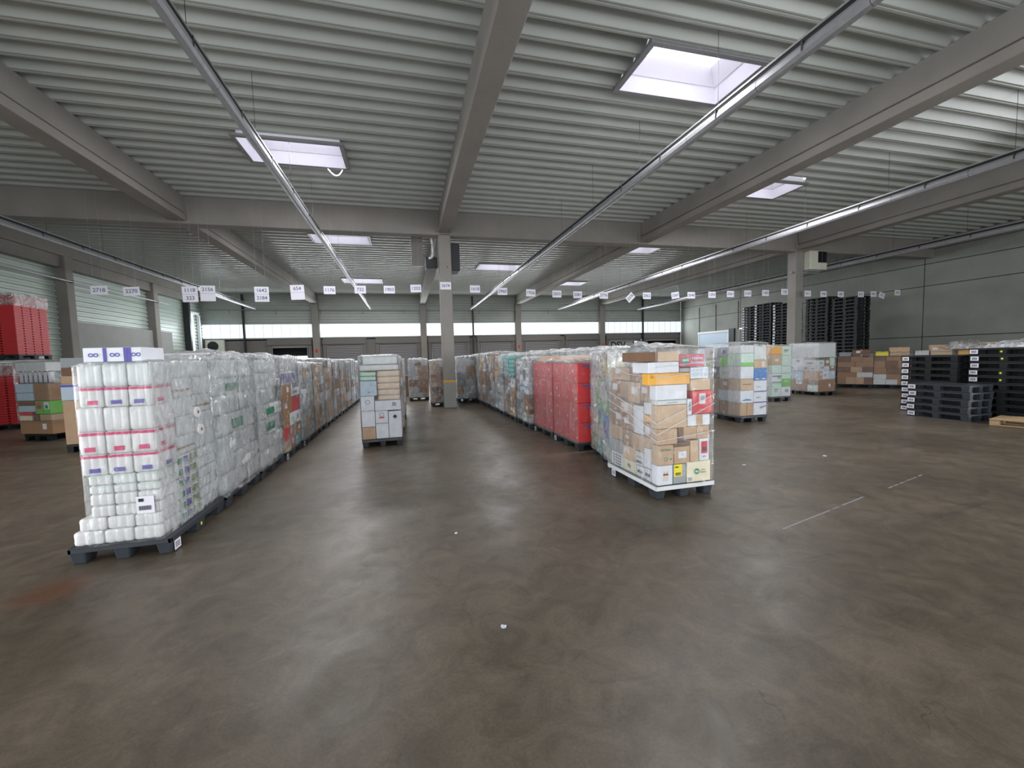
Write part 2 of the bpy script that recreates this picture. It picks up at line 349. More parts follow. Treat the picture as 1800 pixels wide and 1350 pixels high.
# ---- far wall
def ribs(mb, axis, a, b, fixed, z0, z1, pitch, depth, sgn, mi=0):
    z = z0
    while z < z1 - .01:
        t = min(pitch, z1 - z); pts = [(0, 0), (.45 * t, 0), (.55 * t, depth), (.9 * t, depth), (t, 0)]
        for (u0, d0), (u1, d1) in zip(pts[:-1], pts[1:]):
            if axis == 'x': q = [(a, fixed + sgn * d0, z + u0), (b, fixed + sgn * d0, z + u0), (b, fixed + sgn * d1, z + u1), (a, fixed + sgn * d1, z + u1)]
            else: q = [(fixed + sgn * d0, a, z + u0), (fixed + sgn * d0, b, z + u0), (fixed + sgn * d1, b, z + u1), (fixed + sgn * d1, a, z + u1)]
            mb.poly(q, mi)
        z += pitch
m = MB(); ribs(m, 'x', XL, XR, YB, 4.63, ZD + .15, .21, .05, -1); struct('wall_back', m, M_clad)
DOORS = [(-9.79, -6.75), (-6.03, -2.88), (-2.21, 1.25), (1.78, 5.17), (5.79, 9.10), (9.62, 13.18), (13.6, 17.0), (17.5, 21.0), (21.3, 25.05)]
m = MB()
xs = [XL] + [v for d in DOORS for v in d] + [XR]
for i in range(0, len(xs), 2): m.box(xs[i], xs[i + 1], YB, YB + .2, 0, 3.5)
m.box(XL, XR, YB, YB + .2, 3.42, 3.6); struct('trim_%d' % n, m, M_doorfr); n += 1
k = 1
for i, (a, b) in enumerate(zip([XL] + [x + .22 for x in BX], [x - .22 for x in BX] + [XR])):
    mid = {0: -11.2, 2: 5.5, 4: 21.2}.get(i)
    for (p, q) in ([(a, b)] if mid is None else [(a, mid - .05), (mid + .05, b)]):
        m = MB(); m.box(p, q, YB + .02, YB + .06, 3.6, 4.63)
        wd = struct('window_%d' % k, m, M_glow2 if k <= 2 or k >= 7 else M_glow); wd['label'] = 'translucent daylight strip in the far wall'
        m = MB(); x = p + .55
        while x < q: m.box(x - .006, x + .006, YB, YB + .03, 3.6, 4.63); x += .6
        m.box(p, q, YB - .02, YB + .06, 3.56, 3.62); m.box(p, q, YB - .02, YB + .06, 4.6, 4.66)
        m.build('window_frame', M_white if False else M_clad, wd); k += 1
for x in (-11.2, 5.5, 21.2):
    m = MB(); m.box(x - .06, x + .06, YB - .22, YB - .06, 0, 6.75); struct('trim_%d' % n, m, M_steel); n += 1
for x in BX:
    m = MB(); m.box(x - .24, x + .24, YB - .4, YB, 0, 6.1); struct('trim_%d' % n, m, M_beam, bevel=.02); n += 1
for i, (a, b) in enumerate(DOORS):
    d = empty('door_%d' % (i + 1), TR((a + b) / 2, YB, 0)); d['kind'] = 'structure'; h = (b - a) / 2
    m = MB(); m.box(-h, -h + .28, -.12, .05, 0, 3.42).box(h - .28, h, -.12, .05, 0, 3.42).box(-h, h, -.2, .05, 3.05, 3.42); m.build('door_frame', M_doorfr, d, bevel=.02)
    m = MB(); m.tube((-h + .33, -.14, 0), (-h + .33, -.14, 3.25), .03).tube((h - .33, -.14, 0), (h - .33, -.14, 3.25), .03); m.build('guide_rail', M_galv, d)
    if i in (0, 7, 8):
        m = MB(); m.box(-h + .3, h - .3, -.05, .02, 2.85, 3.08); m.build('raised_panel', M_door, d)
        if i != 7:
            m = MB(); m.box(-h + .3, h - .3, .9, .95, 0, 3.0); m.build('dark_opening_board', M_black, d)  # black board stands in for the shade inside the open dock
            m = MB(); m.box(-h + .25, -h + .3, 0, .95, 0, 3.0).box(h - .3, h - .25, 0, .95, 0, 3.0).box(-h + .25, h - .25, 0, .95, 3.0, 3.05); m.build('dock_shelter', M_black, d)
        if i == 0:
            m = MB(); m.box(-h + .45, h - .45, .5, .53, 1.96, 2.24); m.build('daylight_gap', M_glow, d)
    else:
        m = MB(); z = 0
        while z < 3.05:
            m.box(-h + .28, h - .28, -.06, -.02, z, min(z + .085, 3.06)); z += .13
        m.build('sectional_panel', M_door, d, bevel=.008)
        m = MB(); m.box(-h + .28, h - .28, -.045, -.01, 0, 3.05); m.build('panel_backing', KC['darkgrey'], d)
# lorry parked at the eighth dock
t = empty('lorry_trailer', TR(19.25, YB + .55, 0), 'white lorry trailer with black DSV lettering in the open dock door', 'lorry')
m = MB(); m.box(-1.5, 1.5, .2, 4, .1, 2.95); m.build('cargo_box', KC['offwhite'], t, bevel=.03)
m = MB(); m.box(-1.55, 1.55, .12, .22, 2.93, 2.97).box(-1.55, -1.45, .12, .22, .1, 2.9).box(1.45, 1.55, .12, .22, .1, 2.9); m.build('door_edging', M_steel, t)
text_on(t, 'DSV', .85, M_dark, (-.1, .195, 2.5), 'F', bold=.02)
t = empty('dock_lamp', TR(20.9, YB - .3, 2.95), 'small white dock lamp beside the open dock with the lorry', 'lamp')
m = MB(); m.tube((0, 0, 0), (0, -.08, 0), .06, 12); m.build('lamp_head', M_white, t)
m = MB(); m.tube((0, .0, 0), (0, .28, .12), .015, 6); m.build('arm', M_steel, t)
for i, x in enumerate([BX[0], BX[2], BX[3]]):
    m = MB(); m.box(x - .1, x + .08, YB - .415, YB - .405, 2.45, 2.7)
    tag(m.build('fire_sign', M_redsign), 'small red square sign on the far-wall column ' + ['beside the open dark dock', 'between two closed docks', 'beside the lorry dock'][i], 'sign', 'red fire signs')
# pipe along the far wall
t = empty('sprinkler_pipe', TR(0, YB - .3, 5.62), 'thin grey pipe running along the whole far wall', 'pipe')
m = MB(); m.tube((XL + .5, 0, 0), (XR - .3, 0, 0), .03, 8); m.build('main_run', M_galv, t)
for x in range(-12, 25, 3):
    m = MB(); m.tube((x, 0, 0), (x, 0, -.28), .012, 5); m.build('drop', M_steel, t)
t = empty('wall_fan_unit', TR(-13.1, YB - .12, 2.65), 'pale square fan unit on the far wall corner', 'fan')
m = MB(); m.box(-.6, .6, -.1, .1, 0, .85); m.build('casing', M_heater, t, bevel=.02)
m = MB(); m.tube((-.1, -.11, .42), (-.1, -.13, .42), .34, 24); m.build('fan_grille', M_grille, t)

# ---- right wall, big precast panels with dark joints
m = MB(); YJ = [YF, 3.4, 15.1, 26.8, YB]; ZJ = [0, 2.18, 4.7, 5.78, ZD + .3]
for ya, yb in zip(YJ[:-1], YJ[1:]):
    for za, zb in zip(ZJ[:-1], ZJ[1:]):
        if ya == YF and zb < 5: continue  # unseen opening, left out to go with the added side fill
        m.box(XR, XR + .16, ya + .02, yb - .02, za + .015, zb - .015)
wr = struct('wall_right', m, M_wallc, bevel=.01)
m = MB(); m.box(XR + .05, XR + .2, 3.4, YB, 0, ZD + .3).box(XR + .05, XR + .2, YF, 3.4, 4.7, ZD + .3); m.build('panel_joints', M_joint, wr)
d = empty('door_10', TR(XR, 29.6, 0)); d['kind'] = 'structure'
m = MB(); m.box(-.08, .0, -1.75, -1.55, 0, 3.4).box(-.08, 0, 1.75, 1.9, 0, 3.4).box(-.12, 0, -1.75, 1.9, 3.25, 3.42); m.build('door_frame', M_white, d, bevel=.01)
m = MB(); m.box(-.05, 0, -1.55, 1.75, 0, 3.25); m.build('door_leaf', KC['lightblue'], d)
m = MB(); m.box(-.14, 0, -2.3, -1.75, 0, 3.5); m.build('door_side_post', M_steel, d)
for i, y in enumerate((31.4, 29.4, 27.0)):
    m = MB(); m.tube((XR - .03, y, 3.4), (XR - .03, y, 5.6), .022, 6)
    tag(m.build('conduit', M_steel), 'thin dark conduit on the concrete wall, ' + ['on the far side of', 'centred above', 'on the near side of'][i] + ' the pale door', 'pipe', 'wall conduits')
t = empty('fluorescent_tube_light', TR(XR - .08, 25.9, 3.4), 'short white tube light on the concrete wall near the pale door', 'lamp')
m = MB(); m.box(-.05, .05, -.9, .9, 0, .09); m.build('housing', M_white, t, bevel=.01)
m = MB(); m.tube((-.06, -.85, .0), (-.06, .85, .0), .02, 8); m.build('tube', M_glow, t)

# ---- left wall: ribbed cladding, columns, plinth
m = MB(); ribs(m, 'y', 7.0, YB, XL, 0, 4.84, .22, .05, 1); ribs(m, 'y', YF, YB, XL, 4.84, ZD + .2, .22, .05, 1); struct('wall_left', m, M_cladL)  # low part starts late: unseen opening for the added side fill
LC = [9.2, 15.4, 21.6, 27.8]
for i, y in enumerate(LC):
    m = MB(); m.box(XL, XL + .42, y - .2, y + .22, 0, 6.45); struct('trim_%d' % n, m, M_beam, bevel=.02); n += 1
m = MB(); m.box(XL + .03, XL + .22, 21.85, 27.6, 0, 3.78).box(XL + .03, XL + .22, 28.05, 29.6, 0, 3.78); struct('trim_%d' % n, m, M_plinth, bevel=.01); n += 1
m = MB(); m.box(XL + .05, XL + .3, 16, 32, 5.95, 6.42); struct('trim_%d' % n, m, M_beam, bevel=.01); n += 1
t = empty('heating_pipe', TR(XL + .5, 20, 5.4), 'pale pipe along the cladded wall under the beam', 'pipe')
m = MB(); m.tube((0, -14, 0), (0, 9.2, 0), .035, 8); m.build('main_run', M_galv, t)
m = MB()
for y in (-4.6, 1.6, 7.8): MB().box(-.1, .03, y - .03, y + .03, -.05, .05).build('pipe_bracket', M_steel, t)
t = empty('window_20', TR(XL + .1, 32.6, 0)); t['kind'] = 'structure'
m = MB(); m.box(-.05, .12, -.9, -.75, 2.2, 5.3).box(-.05, .12, .6, .75, 2.2, 5.3).box(-.05, .12, -.9, .75, 5.2, 5.35); m.build('window_frame', M_white, t)
m = MB(); m.box(-.02, .05, -.72, -.1, 2.2, 5.2); m.build('pane', M_glow, t)
m = MB(); m.box(-.04, .3, -1.15, -.95, 0, 5.9); m.build('side_post', M_steel, t)
# wall behind the camera: only its piers and lintel; the gateways stand open to the daylight
m = MB(); m.box(XL, XR, YF - .2, YF, 5.3, ZD + .2)
for x in (XL + .2, BX[0], BX[1], BX[2], BX[3], XR - .2): m.box(x - .25, x + .25, YF - .2, YF, 0, 5.3)
struct('wall_front', m, M_wallc)

# ---- skylights
for i, (a, b, c, d_) in enumerate(SKY):
    where = ['largest, cut by a light line', 'with a dangling cable', 'tip showing beside a roof beam', 'just past the cross beam, crossed by a light line', 'middle one beyond the cross beam',
             'past the cross beam beside a long beam', 'last one crossed by a light line', 'small far one between two beams'][i]
    cx, cyy = (a + b) / 2, (c + d_) / 2; hx, hy = (b - a) / 2, (d_ - c) / 2; zf = ZD - .07
    s = empty('skylight', TR(cx, cyy, zf), 'bright rectangular skylight, ' + where, 'skylight', 'roof skylights')
    m = MB(); f = .10
    m.box(-hx - f, hx + f, -hy - f, -hy, 0, .06).box(-hx - f, hx + f, hy, hy + f, 0, .06).box(-hx - f, -hx, -hy, hy, 0, .06).box(hx, hx + f, -hy, hy, 0, .06)
    m.build('flange', M_galv, s, bevel=.008)
    m = MB(); rings = [(1.0, 0), (.985, .3), (.96, .31), (.82, .62)]
    for (k0, z0), (k1, z1) in zip(rings[:-1], rings[1:]):
        A = [(-hx * k0, -hy * k0, z0), (hx * k0, -hy * k0, z0), (hx * k0, hy * k0, z0), (-hx * k0, hy * k0, z0)]
        B = [(-hx * k1, -hy * k1, z1), (hx * k1, -hy * k1, z1), (hx * k1, hy * k1, z1), (-hx * k1, hy * k1, z1)]
        for j in range(4): m.poly([A[j], A[(j + 1) % 4], B[(j + 1) % 4], B[j]])
    m.build('lining', M_shaft, s)
    m = MB(); m.box(-hx * .82, hx * .82, -hy * .82, hy * .82, .62, .64); m.build('pane', M_sky, s)
    if i == 1:
        cu = MB(); pts = [Vector((.62 + .08 * math.sin(t_ * 1.7), -.0 + hy + .05, -.02 - .16 * math.sin(t_ * math.pi))) + Vector((.28 * t_, 0, 0)) for t_ in [j / 10 for j in range(11)]]
        for p, q in zip(pts[:-1], pts[1:]): cu.tube(p, q, .014, 6)
        cu.build('dangling_cable', M_white, s)['label'] = 'loop of white cable'

# ---- light lines
ZL = 5.62
LN = {-10.05: 'along the cladded wall', -2.37: 'above the toilet-roll row', 5.18: 'beside the largest skylight', 12.55: 'passing before the heater column', 20.0: 'along the concrete wall'}
for x, lab in LN.items():
    s = empty('light_line', TR(x, 0, ZL), 'long grey suspended light line, ' + lab, 'light fixture', 'suspended light lines')
    y0, y1 = -4.0, 31.2
    m = MB(); pr = [(-.035, .09), (-.065, .04), (-.07, -.03), (-.045, -.075), (0, -.09), (.045, -.075), (.07, -.03), (.065, .04), (.035, .09)]
    seg = m.prism(pr, 'y', .004, 1.526).mesh('lamp_body', M_galv); cl = MB().box(-.075, .075, -.012, .012, -.02, .10).mesh('clamp', M_steel); hg = MB().tube((0, 0, .16), (0, 0, ZD - ZL + .17), .004, 4).mesh('hanger', M_steel)
    def put(nm, me, yy): q = bpy.data.objects.new(nm, me); COL.objects.link(q); q.parent = s; q.location = (0, yy, 0)
    y = y0
    while y < y1: put('lamp_body', seg, y); y += 1.53
    m = MB(); m.box(-.028, .028, y0, y1, .085, .15); m.build('gap_shade_bar', M_black, s)  # black bar stands in for the shade in the gap under the rail
    m = MB(); m.box(-.035, .035, y0, y1, .15, .18); m.build('rail', M_galv, s)
    y = y0 + .8
    while y < y1: put('clamp', cl, y); y += 1.53
    y = y0 + .6
    while y < y1: put('hanger', hg, y); y += 2.35
t = empty('spot_lamp', TR(16.3, 6.3, ZD - .33), 'small silver spot lamp under the roof deck', 'lamp')
m = MB(); m.tube((-.1, 0, 0), (.1, -.02, -.02), .05, 14); m.build('lamp_head', M_galv, t)
m = MB(); m.tube((0, 0, .04), (0, 0, .34), .012, 6); m.build('stem', M_steel, t)

# ---- heaters on the two columns
t = empty('unit_heater', TR(17.32, YC - .25, 5.22), 'white unit heater with black outlet beside the concrete column near tall stacks', 'heater')
m = MB(); m.box(0, .95, 0, .85, 0, .82); m.build('casing', M_heater, t, bevel=.04, seg=2)
m = MB(); m.box(.42, .9, -.02, .02, .3, .78); m.build('outlet_grille', M_grille, t)
m = MB(); m.box(-.7, .9, .3, .36, -.12, -.06).box(.1, .7, .1, .6, -.07, .0); m.build('support_bracket', M_galv, t)
t = empty('unit_heater.001', TR(BX[1] + .2, YC + .3, 4.9), 'dark unit heater mounted behind the middle column', 'heater')
m = MB(); m.box(0, .35, 0, .8, 0, .95); m.build('casing', M_steel, t, bevel=.02)
t = empty('flue_fan', TR(BX[1] - .22, YC + .5, 5.0), 'dark fan box with curved white flue beside the middle column', 'heater')
m = MB(); m.box(-.42, -.02, 0, .6, 0, .4); m.build('casing', M_steel, t, bevel=.02)
m = MB(); m.box(-.9, -.5, .1, .14, .1, 1.1); m.build('mounting_panel', M_doorfr, t)
m = MB(); pts = [(-.2, -.05, 1.05), (-.17, -.05, .8), (-.16, -.05, .5), (-.2, -.05, .36), (-.32, -.05, .33)]
for p, q in zip(pts[:-1], pts[1:]): m.tube(p, q, .045, 10)
m.build('flue_pipe', M_white, t)

# ---- hanging number signs in one line across the hall
SG = [(-8.34, 3.97, '2718', 0), (-7.57, 3.95, '2270', .06), (-6.12, 3.88, '1118|323', .03), (-5.66, 3.91, '2156|', 0), (-4.21, 3.9, '1642|2184', 0), (-3.2, 3.97, '654|', .04), (-2.26, 4.05, '1176', 0),
      (-1.33, 4.08, '732', 0), (-.42, 4.09, '1903', 0), (.44, 4.14, '1202', .03), (2.45, 4.15, '1618', 0), (3.43, 4.08, '2960', 0), (4.48, 4.04, '1926', -.03), (5.48, 4.01, '2033', 0), (6.3, 3.99, '2081', 0), (7.36, 3.98, '2776', 0),
      (8.48, 3.91, '2078', .75), (9.2, 3.98, '2062', 0), (10.47, 4.01, '2365', .15), (11.21, 4.02, '2048', 0), (12.19, 4.05, '1292', 0), (13.09, 4.09, '2061', 0), (13.95, 4.12, '2160', 0), (14.86, 4.15, '1383', 0),
      (15.86, 4.21, '138', 0), (17.12, 4.15, '811', 0), (18.0, 4.14, '948', 0), (18.99, 4.14, '587', 0), (20.18, 4.15, '815', 0), (20.94, 4.17, '895', 0), (21.45, 4.12, '372', -.3), (22.43, 4.25, '543', 0)]
for i, (x, z, t_, tl) in enumerate(SG):
    ln = t_.split('|'); two = len(ln) == 2; hh = .46 if two else .25; w_ = .40 if i < 6 else .35
    s = empty('hanging_sign', TR(x, 14.4, z), 'white paper sign reading %s hung on strings across the hall' % ' over '.join(q for q in ln if q), 'sign', 'hanging number signs')
    if two: s['label'] = 'double white paper sign reading %s hung across the hall' % ' over '.join(q for q in ln if q)
    RT = Matrix.Rotation(-tl, 4, 'Y')
    m = MB(); m.box(-w_ / 2, w_ / 2, -.002, .002, -hh / 2, hh / 2, tm=RT); m.build('sheet', M_paper, s)
    if two: m = MB(); m.box(-w_ / 2, w_ / 2, -.004, -.002, -.004, .004, tm=RT); m.build('sheet_edge', KC['grey'], s)
    for j, q in enumerate(ln):
        if not q: continue
        zz = (.115 if j == 0 else -.115) if two else 0
        o = text_on(s, q, .15, M_ink, RT @ Vector((0, -.0035, zz)), 'F', 'number', .002, tl)
    m = MB()
    for dx in (-.12, .12):
        p = RT @ Vector((dx, 0, hh / 2 - .01)); m.tube(p, (p.x, 0, ZD + .16 - z), .0018, 4)
    m.build('string', KC['grey'], s)
s = empty('column_sign', TR(BX[1] - .02, YC - .006, 4.3), 'white paper sign reading 2674 fixed on the middle column', 'sign')
m = MB(); m.box(-.19, .19, -.002, .002, -.13, .13); m.build('sheet', M_paper, s); text_on(s, '2674', .14, M_ink, (0, -.0035, 0), 'F', 'number', .002)

# ================================================================== PALLETS
PH = .16
def plastic_pallet(name, T, m_, label, group, detail=2, tagside='R', ):
    """0.8 x 1.2 m, origin at the centre of its footprint"""
    if detail < 2:
        me = SIMPLE.get(m_.name)
        if me is None:
            mb = MB(); mb.box(-.4, .4, -.6, .6, .122, PH)
            for fx in (-.34, 0, .34):
                for fy in (-.525, 0, .525): mb.frustum((fx, fy), (.05, .06), (.06, .07), .0, .125)
                mb.box(fx - .05, fx + .05, -.6, .6, 0, .02)
            mb.box(-.015, .015, -.6, .6, 0, .12)
            me = SIMPLE[m_.name] = mb.mesh('plastic_pallet', m_)
        o = bpy.data.objects.new(name, me); COL.objects.link(o); o.matrix_world = T; return tag(o, label, 'pallet', group)
    p = empty(name, T, label, 'pallet', group)
    if 'deck' not in SIMPLE:
        mb = MB(); mb.box(-.4, .4, -.6, .6, .145, PH).box(-.4, .4, -.6, -.57, .105, .15).box(-.4, .4, .57, .6, .105, .15).box(-.4, -.37, -.6, .6, .105, .15).box(.37, .4, -.6, .6, .105, .15)
        for j in range(11): mb.box(-.36, .36, -.55 + j * .11, -.54 + j * .11, .12, .15)
        SIMPLE['deck'] = mb
        mb = MB(); mb.frustum((0, 0), (.05, .075), (.065, .095), 0, .13); SIMPLE['foot'] = mb
    SIMPLE['deck'].build('deck', m_, p, bevel=.006)
    for fx in (-.335, 0, .335):
        for fy in (-.505, 0, .505): SIMPLE['foot'].build('foot', m_, p, bevel=.012, seg=2, T=Matrix.Translation((fx, fy, 0)))
    return p
SIMPLE = {}
def pallet_tag(p, side, y, dot=False, z=.06):
    x = {'R': .402, 'L': -.402}[side]; mb = MB(); mb.box(min(x, x * 1.004), max(x, x * 1.004), y - .055, y + .055, z - .045, z + .045)
    o = mb.build('barcode_label', M_paper, p); mb = MB()
    for j in range(6): mb.box(x * 1.005 - .0005, x * 1.005 + .0005, y - .04 + j * .014, y - .034 + j * .014, z - .03, z + .03)
    mb.build('barcode', M_dark, o)
    if dot: mb = MB(); mb.tube((x, y + dot, z + .01), (x * 1.006, y + dot, z + .01), .018, 12); mb.build('dot_sticker', M_yellowdot, p)

# ================================================================== CARTONS, PACKS, FILM
REST = MB(); REST_M = []; NBOX = [0]
ORD = ['bottom', 'second', 'third', 'fourth', 'fifth', 'sixth', 'seventh', 'eighth', 'ninth', 'tenth', 'eleventh', 'twelfth']
NTH = ['first', 'second', 'third', 'fourth', 'fifth', 'sixth', 'seventh', 'eighth']
CN = {'kraft': 'kraft brown', 'brown': 'brown', 'tan': 'light tan', 'darkbrown': 'dark brown', 'white': 'white', 'offwhite': 'off-white', 'grey': 'grey', 'cream': 'cream', 'darkgrey': 'dark grey', 'blue': 'blue', 'lightblue': 'light blue',
      'teal': 'teal', 'green': 'green', 'darkgreen': 'dark green', 'red': 'red', 'pinkred': 'pinkish red', 'orange': 'orange yellow', 'yellow': 'yellow', 'mint': 'mint', 'palegreen': 'pale green', 'crate': 'red', 'redbox': 'red', 'purple': 'purple', 'magenta': 'magenta', 'olive': 'olive', 'black': 'black', 'beige': 'beige', 'tissue': 'white', 'tissuegrey': 'grey white'}
def carton(T, b, c, label, group, faces='F', deco=1, rnd=None, name='carton'):
    """b = local x0,x1,y0,y1,z0,z1 in the load's frame T"""
    x0, x1, y0, y1, z0, z1 = b; hx, hy, h = (x1 - x0) / 2 - .003, (y1 - y0) / 2 - .003, z1 - z0 - .003
    L = T @ Matrix.Translation(((x0 + x1) / 2, (y0 + y1) / 2, z0))
    mb = MB(); mb.box(-hx, hx, -hy, hy, 0, h)
    o = mb.build(name, KC[c], None, bevel=.005); o.matrix_world = L; tag(o, label, 'box', group); NBOX[0] += 1
    if not deco: return o
    r = rnd or random
    for fc in faces:
        W = hx if fc == 'F' else hy
        def quad(u0, u1, v0, v1, m_, nm, lift=.0015):
            q = MB()
            if fc == 'F': q.box(u0, u1, -hy - lift, -hy + .001, v0, v1)
            elif fc == 'R': q.box(hx - .001, hx + lift, u0, u1, v0, v1)
            else: q.box(-hx - lift, -hx + .001, -u1, -u0, v0, v1)
            return q.build(nm, m_, o)
        if c in ('kraft', 'brown', 'tan', 'darkbrown', 'cream') and h > .12 and deco >= 1:
            quad(-.025, .025, h * .0, h * .22, KC['tan'], 'tape'); quad(-.025, .025, h * .8, h * .997, KC['tan'], 'tape')
        if r.random() < .55 and W > .09:
            s_ = min(.07, W * .5); u = r.uniform(-W + s_ + .02, W - s_ - .02) if W > s_ + .03 else 0; v = h * r.uniform(.3, .55)
            quad(u - s_, u + s_, v, min(v + s_ * 1.3, h - .02), M_paper if c not in ('white', 'offwhite') else KC['grey'], 'address_label', .002)
        elif c in ('white', 'offwhite', 'palegreen') and W > .08:
            kk = r.choice(['darkgreen', 'grey', 'blue', 'darkgrey', 'green']); quad(-W * .6, W * .1, h * .35, h * .42, KC[kk], 'print'); quad(-W * .6, W * .4, h * .5, h * .6, KC[r.choice(['grey', 'darkgrey', kk])], 'print')
    return o
def face_quad(o, fc, u0, u1, v0, v1, m_, nm, lift=.003):
    bb = [Vector(v) for v in o.bound_box]; hx = max(v.x for v in bb); hy = max(v.y for v in bb); q = MB()
    if fc == 'F': q.box(u0, u1, -hy - lift, -hy + .001, v0, v1)
    elif fc == 'R': q.box(hx - .001, hx + lift, u0, u1, v0, v1)
    else: q.box(-hx - lift, -hx + .001, -u1, -u0, v0, v1)
    return q.build(nm, m_, o)
def face_text(o, fc, t, size, m_, u, v, bold=0, lift=.0045, tilt=0):
    bb = [Vector(q) for q in o.bound_box]; hx = max(q.x for q in bb); hy = max(q.y for q in bb)
    loc = {'F': (u, -hy - lift, v), 'L': (-hx - lift, -u, v), 'R': (hx + lift, u, v)}[fc]
    return text_on(o, t, size, m_, loc, fc, 'lettering', bold, tilt)
def rest_box(T, b, c):
    if c not in REST_M: REST_M.append(c)
    x0, x1, y0, y1, z0, z1 = b; REST.box(x0 + .004, x1 - .004, y0 + .004, y1 - .004, z0, z1 - .004, REST_M.index(c), T)

def outline(hx, hy, nx, ny, b):
    pts = []
    def side(p, q, nrm, n_):
        for k_ in range(n_):
            for j in range(5):
                t = (k_ + j / 5) / n_; a = math.sin(math.pi * j / 5) if j else 0
                pts.append((p[0] + (q[0] - p[0]) * t + nrm[0] * b * (a - 1), p[1] + (q[1] - p[1]) * t + nrm[1] * b * (a - 1)))
    side((-hx, -hy), (hx, -hy), (0, -1), nx); side((hx, -hy), (hx, hy), (1, 0), ny); side((hx, hy), (-hx, hy), (0, 1), nx); side((-hx, hy), (-hx, -hy), (-1, 0), ny)
    return pts
def pack_mesh(hx, hy, h, nx, ny, b=.014, z0=0, z1=None, full=True):
    mb = MB(); zs = [(0, .9), (.012, .985), (h * .25, 1), (h * .5, .992), (h * .75, 1), (h - .012, .985), (h, .9)] if full else [(z0, 1.006), (z1, 1.006)]
    ol = outline(hx, hy, nx, ny, b); n_ = len(ol); k0 = 0
    for z, s in zs: mb.v += [(x * s, y * s, z) for x, y in ol]
    for i in range(len(zs) - 1):
        for j in range(n_): mb.f.append((i * n_ + j, i * n_ + (j + 1) % n_, (i + 1) * n_ + (j + 1) % n_, (i + 1) * n_ + j)); mb.m.append(0); mb.smooth.append(True)
    if full:
        mb.f.append(tuple(reversed(range(n_)))); mb.f.append(tuple(range((len(zs) - 1) * n_, len(zs) * n_))); mb.m += [0, 0]; mb.smooth += [False, False]
    return mb
def pack(T, b, c, label, group, nx=2, ny=2, band=None, logos=0, name='toilet_roll_pack', cat='tissue pack', rnd=random, faces='F'):
    x0, x1, y0, y1, z0, z1 = b; hx, hy, h = (x1 - x0) / 2 - .002, (y1 - y0) / 2 - .002, z1 - z0 - .002
    o = pack_mesh(hx, hy, h, nx, ny).build(name, KC[c]); o.matrix_world = T @ Matrix.Translation(((x0 + x1) / 2, (y0 + y1) / 2, z0)); tag(o, label, cat, group)
    if band:
        col_, a, e = band; pack_mesh(hx, hy, h, nx, ny, z0=h * a, z1=h * e, full=False).build('printed_band', KC[col_], o)
    for fc in faces:
        for j in range(logos):
            W = hx if fc == 'F' else hy; u = rnd.uniform(-.4, .4) * (W - .05); v = h * .14; s_ = min(.045, W * .4)
            q = MB()
            if fc == 'F': q.box(u - s_, u + s_, -hy - .004, -hy + .01, v, v + h * .2)
            else: q.box(hx - .01, hx + .004, u - s_, u + s_, v, v + h * .2)
            q.build('logo_print', KC[rnd.choice(['magenta', 'magenta', 'purple'])], o)
    return o

def film(T, W, D, z0, z1, label, seed, mats, side_m=None, amp=.02, n_=18, mz=30, crown=.04, group='stretch wrap on loads', off=.012, top=True, waist=0.0):
    """a skin of stretch film around a load; faces per side can differ in thickness of film"""
    mb = MB(); hx, hy = W / 2 + off, D / 2 + off; per = []
    c = [(-hx, -hy), (hx, -hy), (hx, hy), (-hx, hy)]; nn = [(0, -1), (1, 0), (0, 1), (-1, 0)]
    for s in range(4):
        k_ = n_ if s % 2 == 0 else int(n_ * D / W)
        for j in range(k_):
            t = j / k_; e = min(t, 1 - t); per.append((c[s][0] + (c[(s + 1) % 4][0] - c[s][0]) * t, c[s][1] + (c[(s + 1) % 4][1] - c[s][1]) * t, nn[s], s, min(1, e * 5)))
    N_ = len(per)
    for i in range(mz + 1):
        z = z0 + (z1 - z0) * i / mz
        for (x, y, nv, s, e) in per:
            q = Vector((x * 2.2 + seed * 7.3, y * 2.2, z * 4.5)); a = noise.noise(q) * .6 + abs(noise.noise(q * 2.7)) * .6 - .25 + .25 * noise.noise(Vector((x * 1.1 + seed, y * 1.1, z * 17)))
            d = amp * a * (.35 + .65 * e)
            if nv[0] == 0 or nv[1] == 0: pass
            mb.v.append((x + nv[0] * d + (0 if e > .2 else -math.copysign(off * .3, x)), y + nv[1] * d, z + (noise.noise(q * .8) * .035 if i == mz else 0)))
    sm = side_m or [0, 0, 0, 0]
    for i in range(mz):
        for j in range(N_):
            k_ = (j + 1) % N_; mb.f.append((i * N_ + j, i * N_ + k_, (i + 1) * N_ + k_, (i + 1) * N_ + j)); mb.m.append(sm[per[j][3]]); mb.smooth.append(True)
    if top:
        prev = mz * N_
        for r_, s in enumerate((.86, .6, .3)):
            b0 = len(mb.v)
            for (x, y, nv, ss, e) in per:
                q = Vector((x * s * 4 + seed * 3, y * s * 4, 2.0)); mb.v.append((x * s, y * s, z1 + crown * (.4 + .3 * r_) + crown * 1.3 * noise.noise(q)))
            for j in range(N_):
                k_ = (j + 1) % N_; mb.f.append((prev + j, prev + k_, b0 + k_, b0 + j)); mb.m.append(len(mats) - 1); mb.smooth.append(True)
            prev = b0
        mb.f.append(tuple(prev + j for j in range(N_))); mb.m.append(len(mats) - 1); mb.smooth.append(True)
    me = bpy.data.meshes.new('stretch_wrap'); me.from_pydata(mb.v, [], mb.f)
    for m_ in mats: me.materials.append(m_)
    me.polygons.foreach_set('material_index', mb.m); me.polygons.foreach_set('use_smooth', mb.smooth); me.update()
    o = bpy.data.objects.new('stretch_wrap', me); COL.objects.link(o); o.matrix_world = T; return tag(o, label, 'plastic wrap', group)

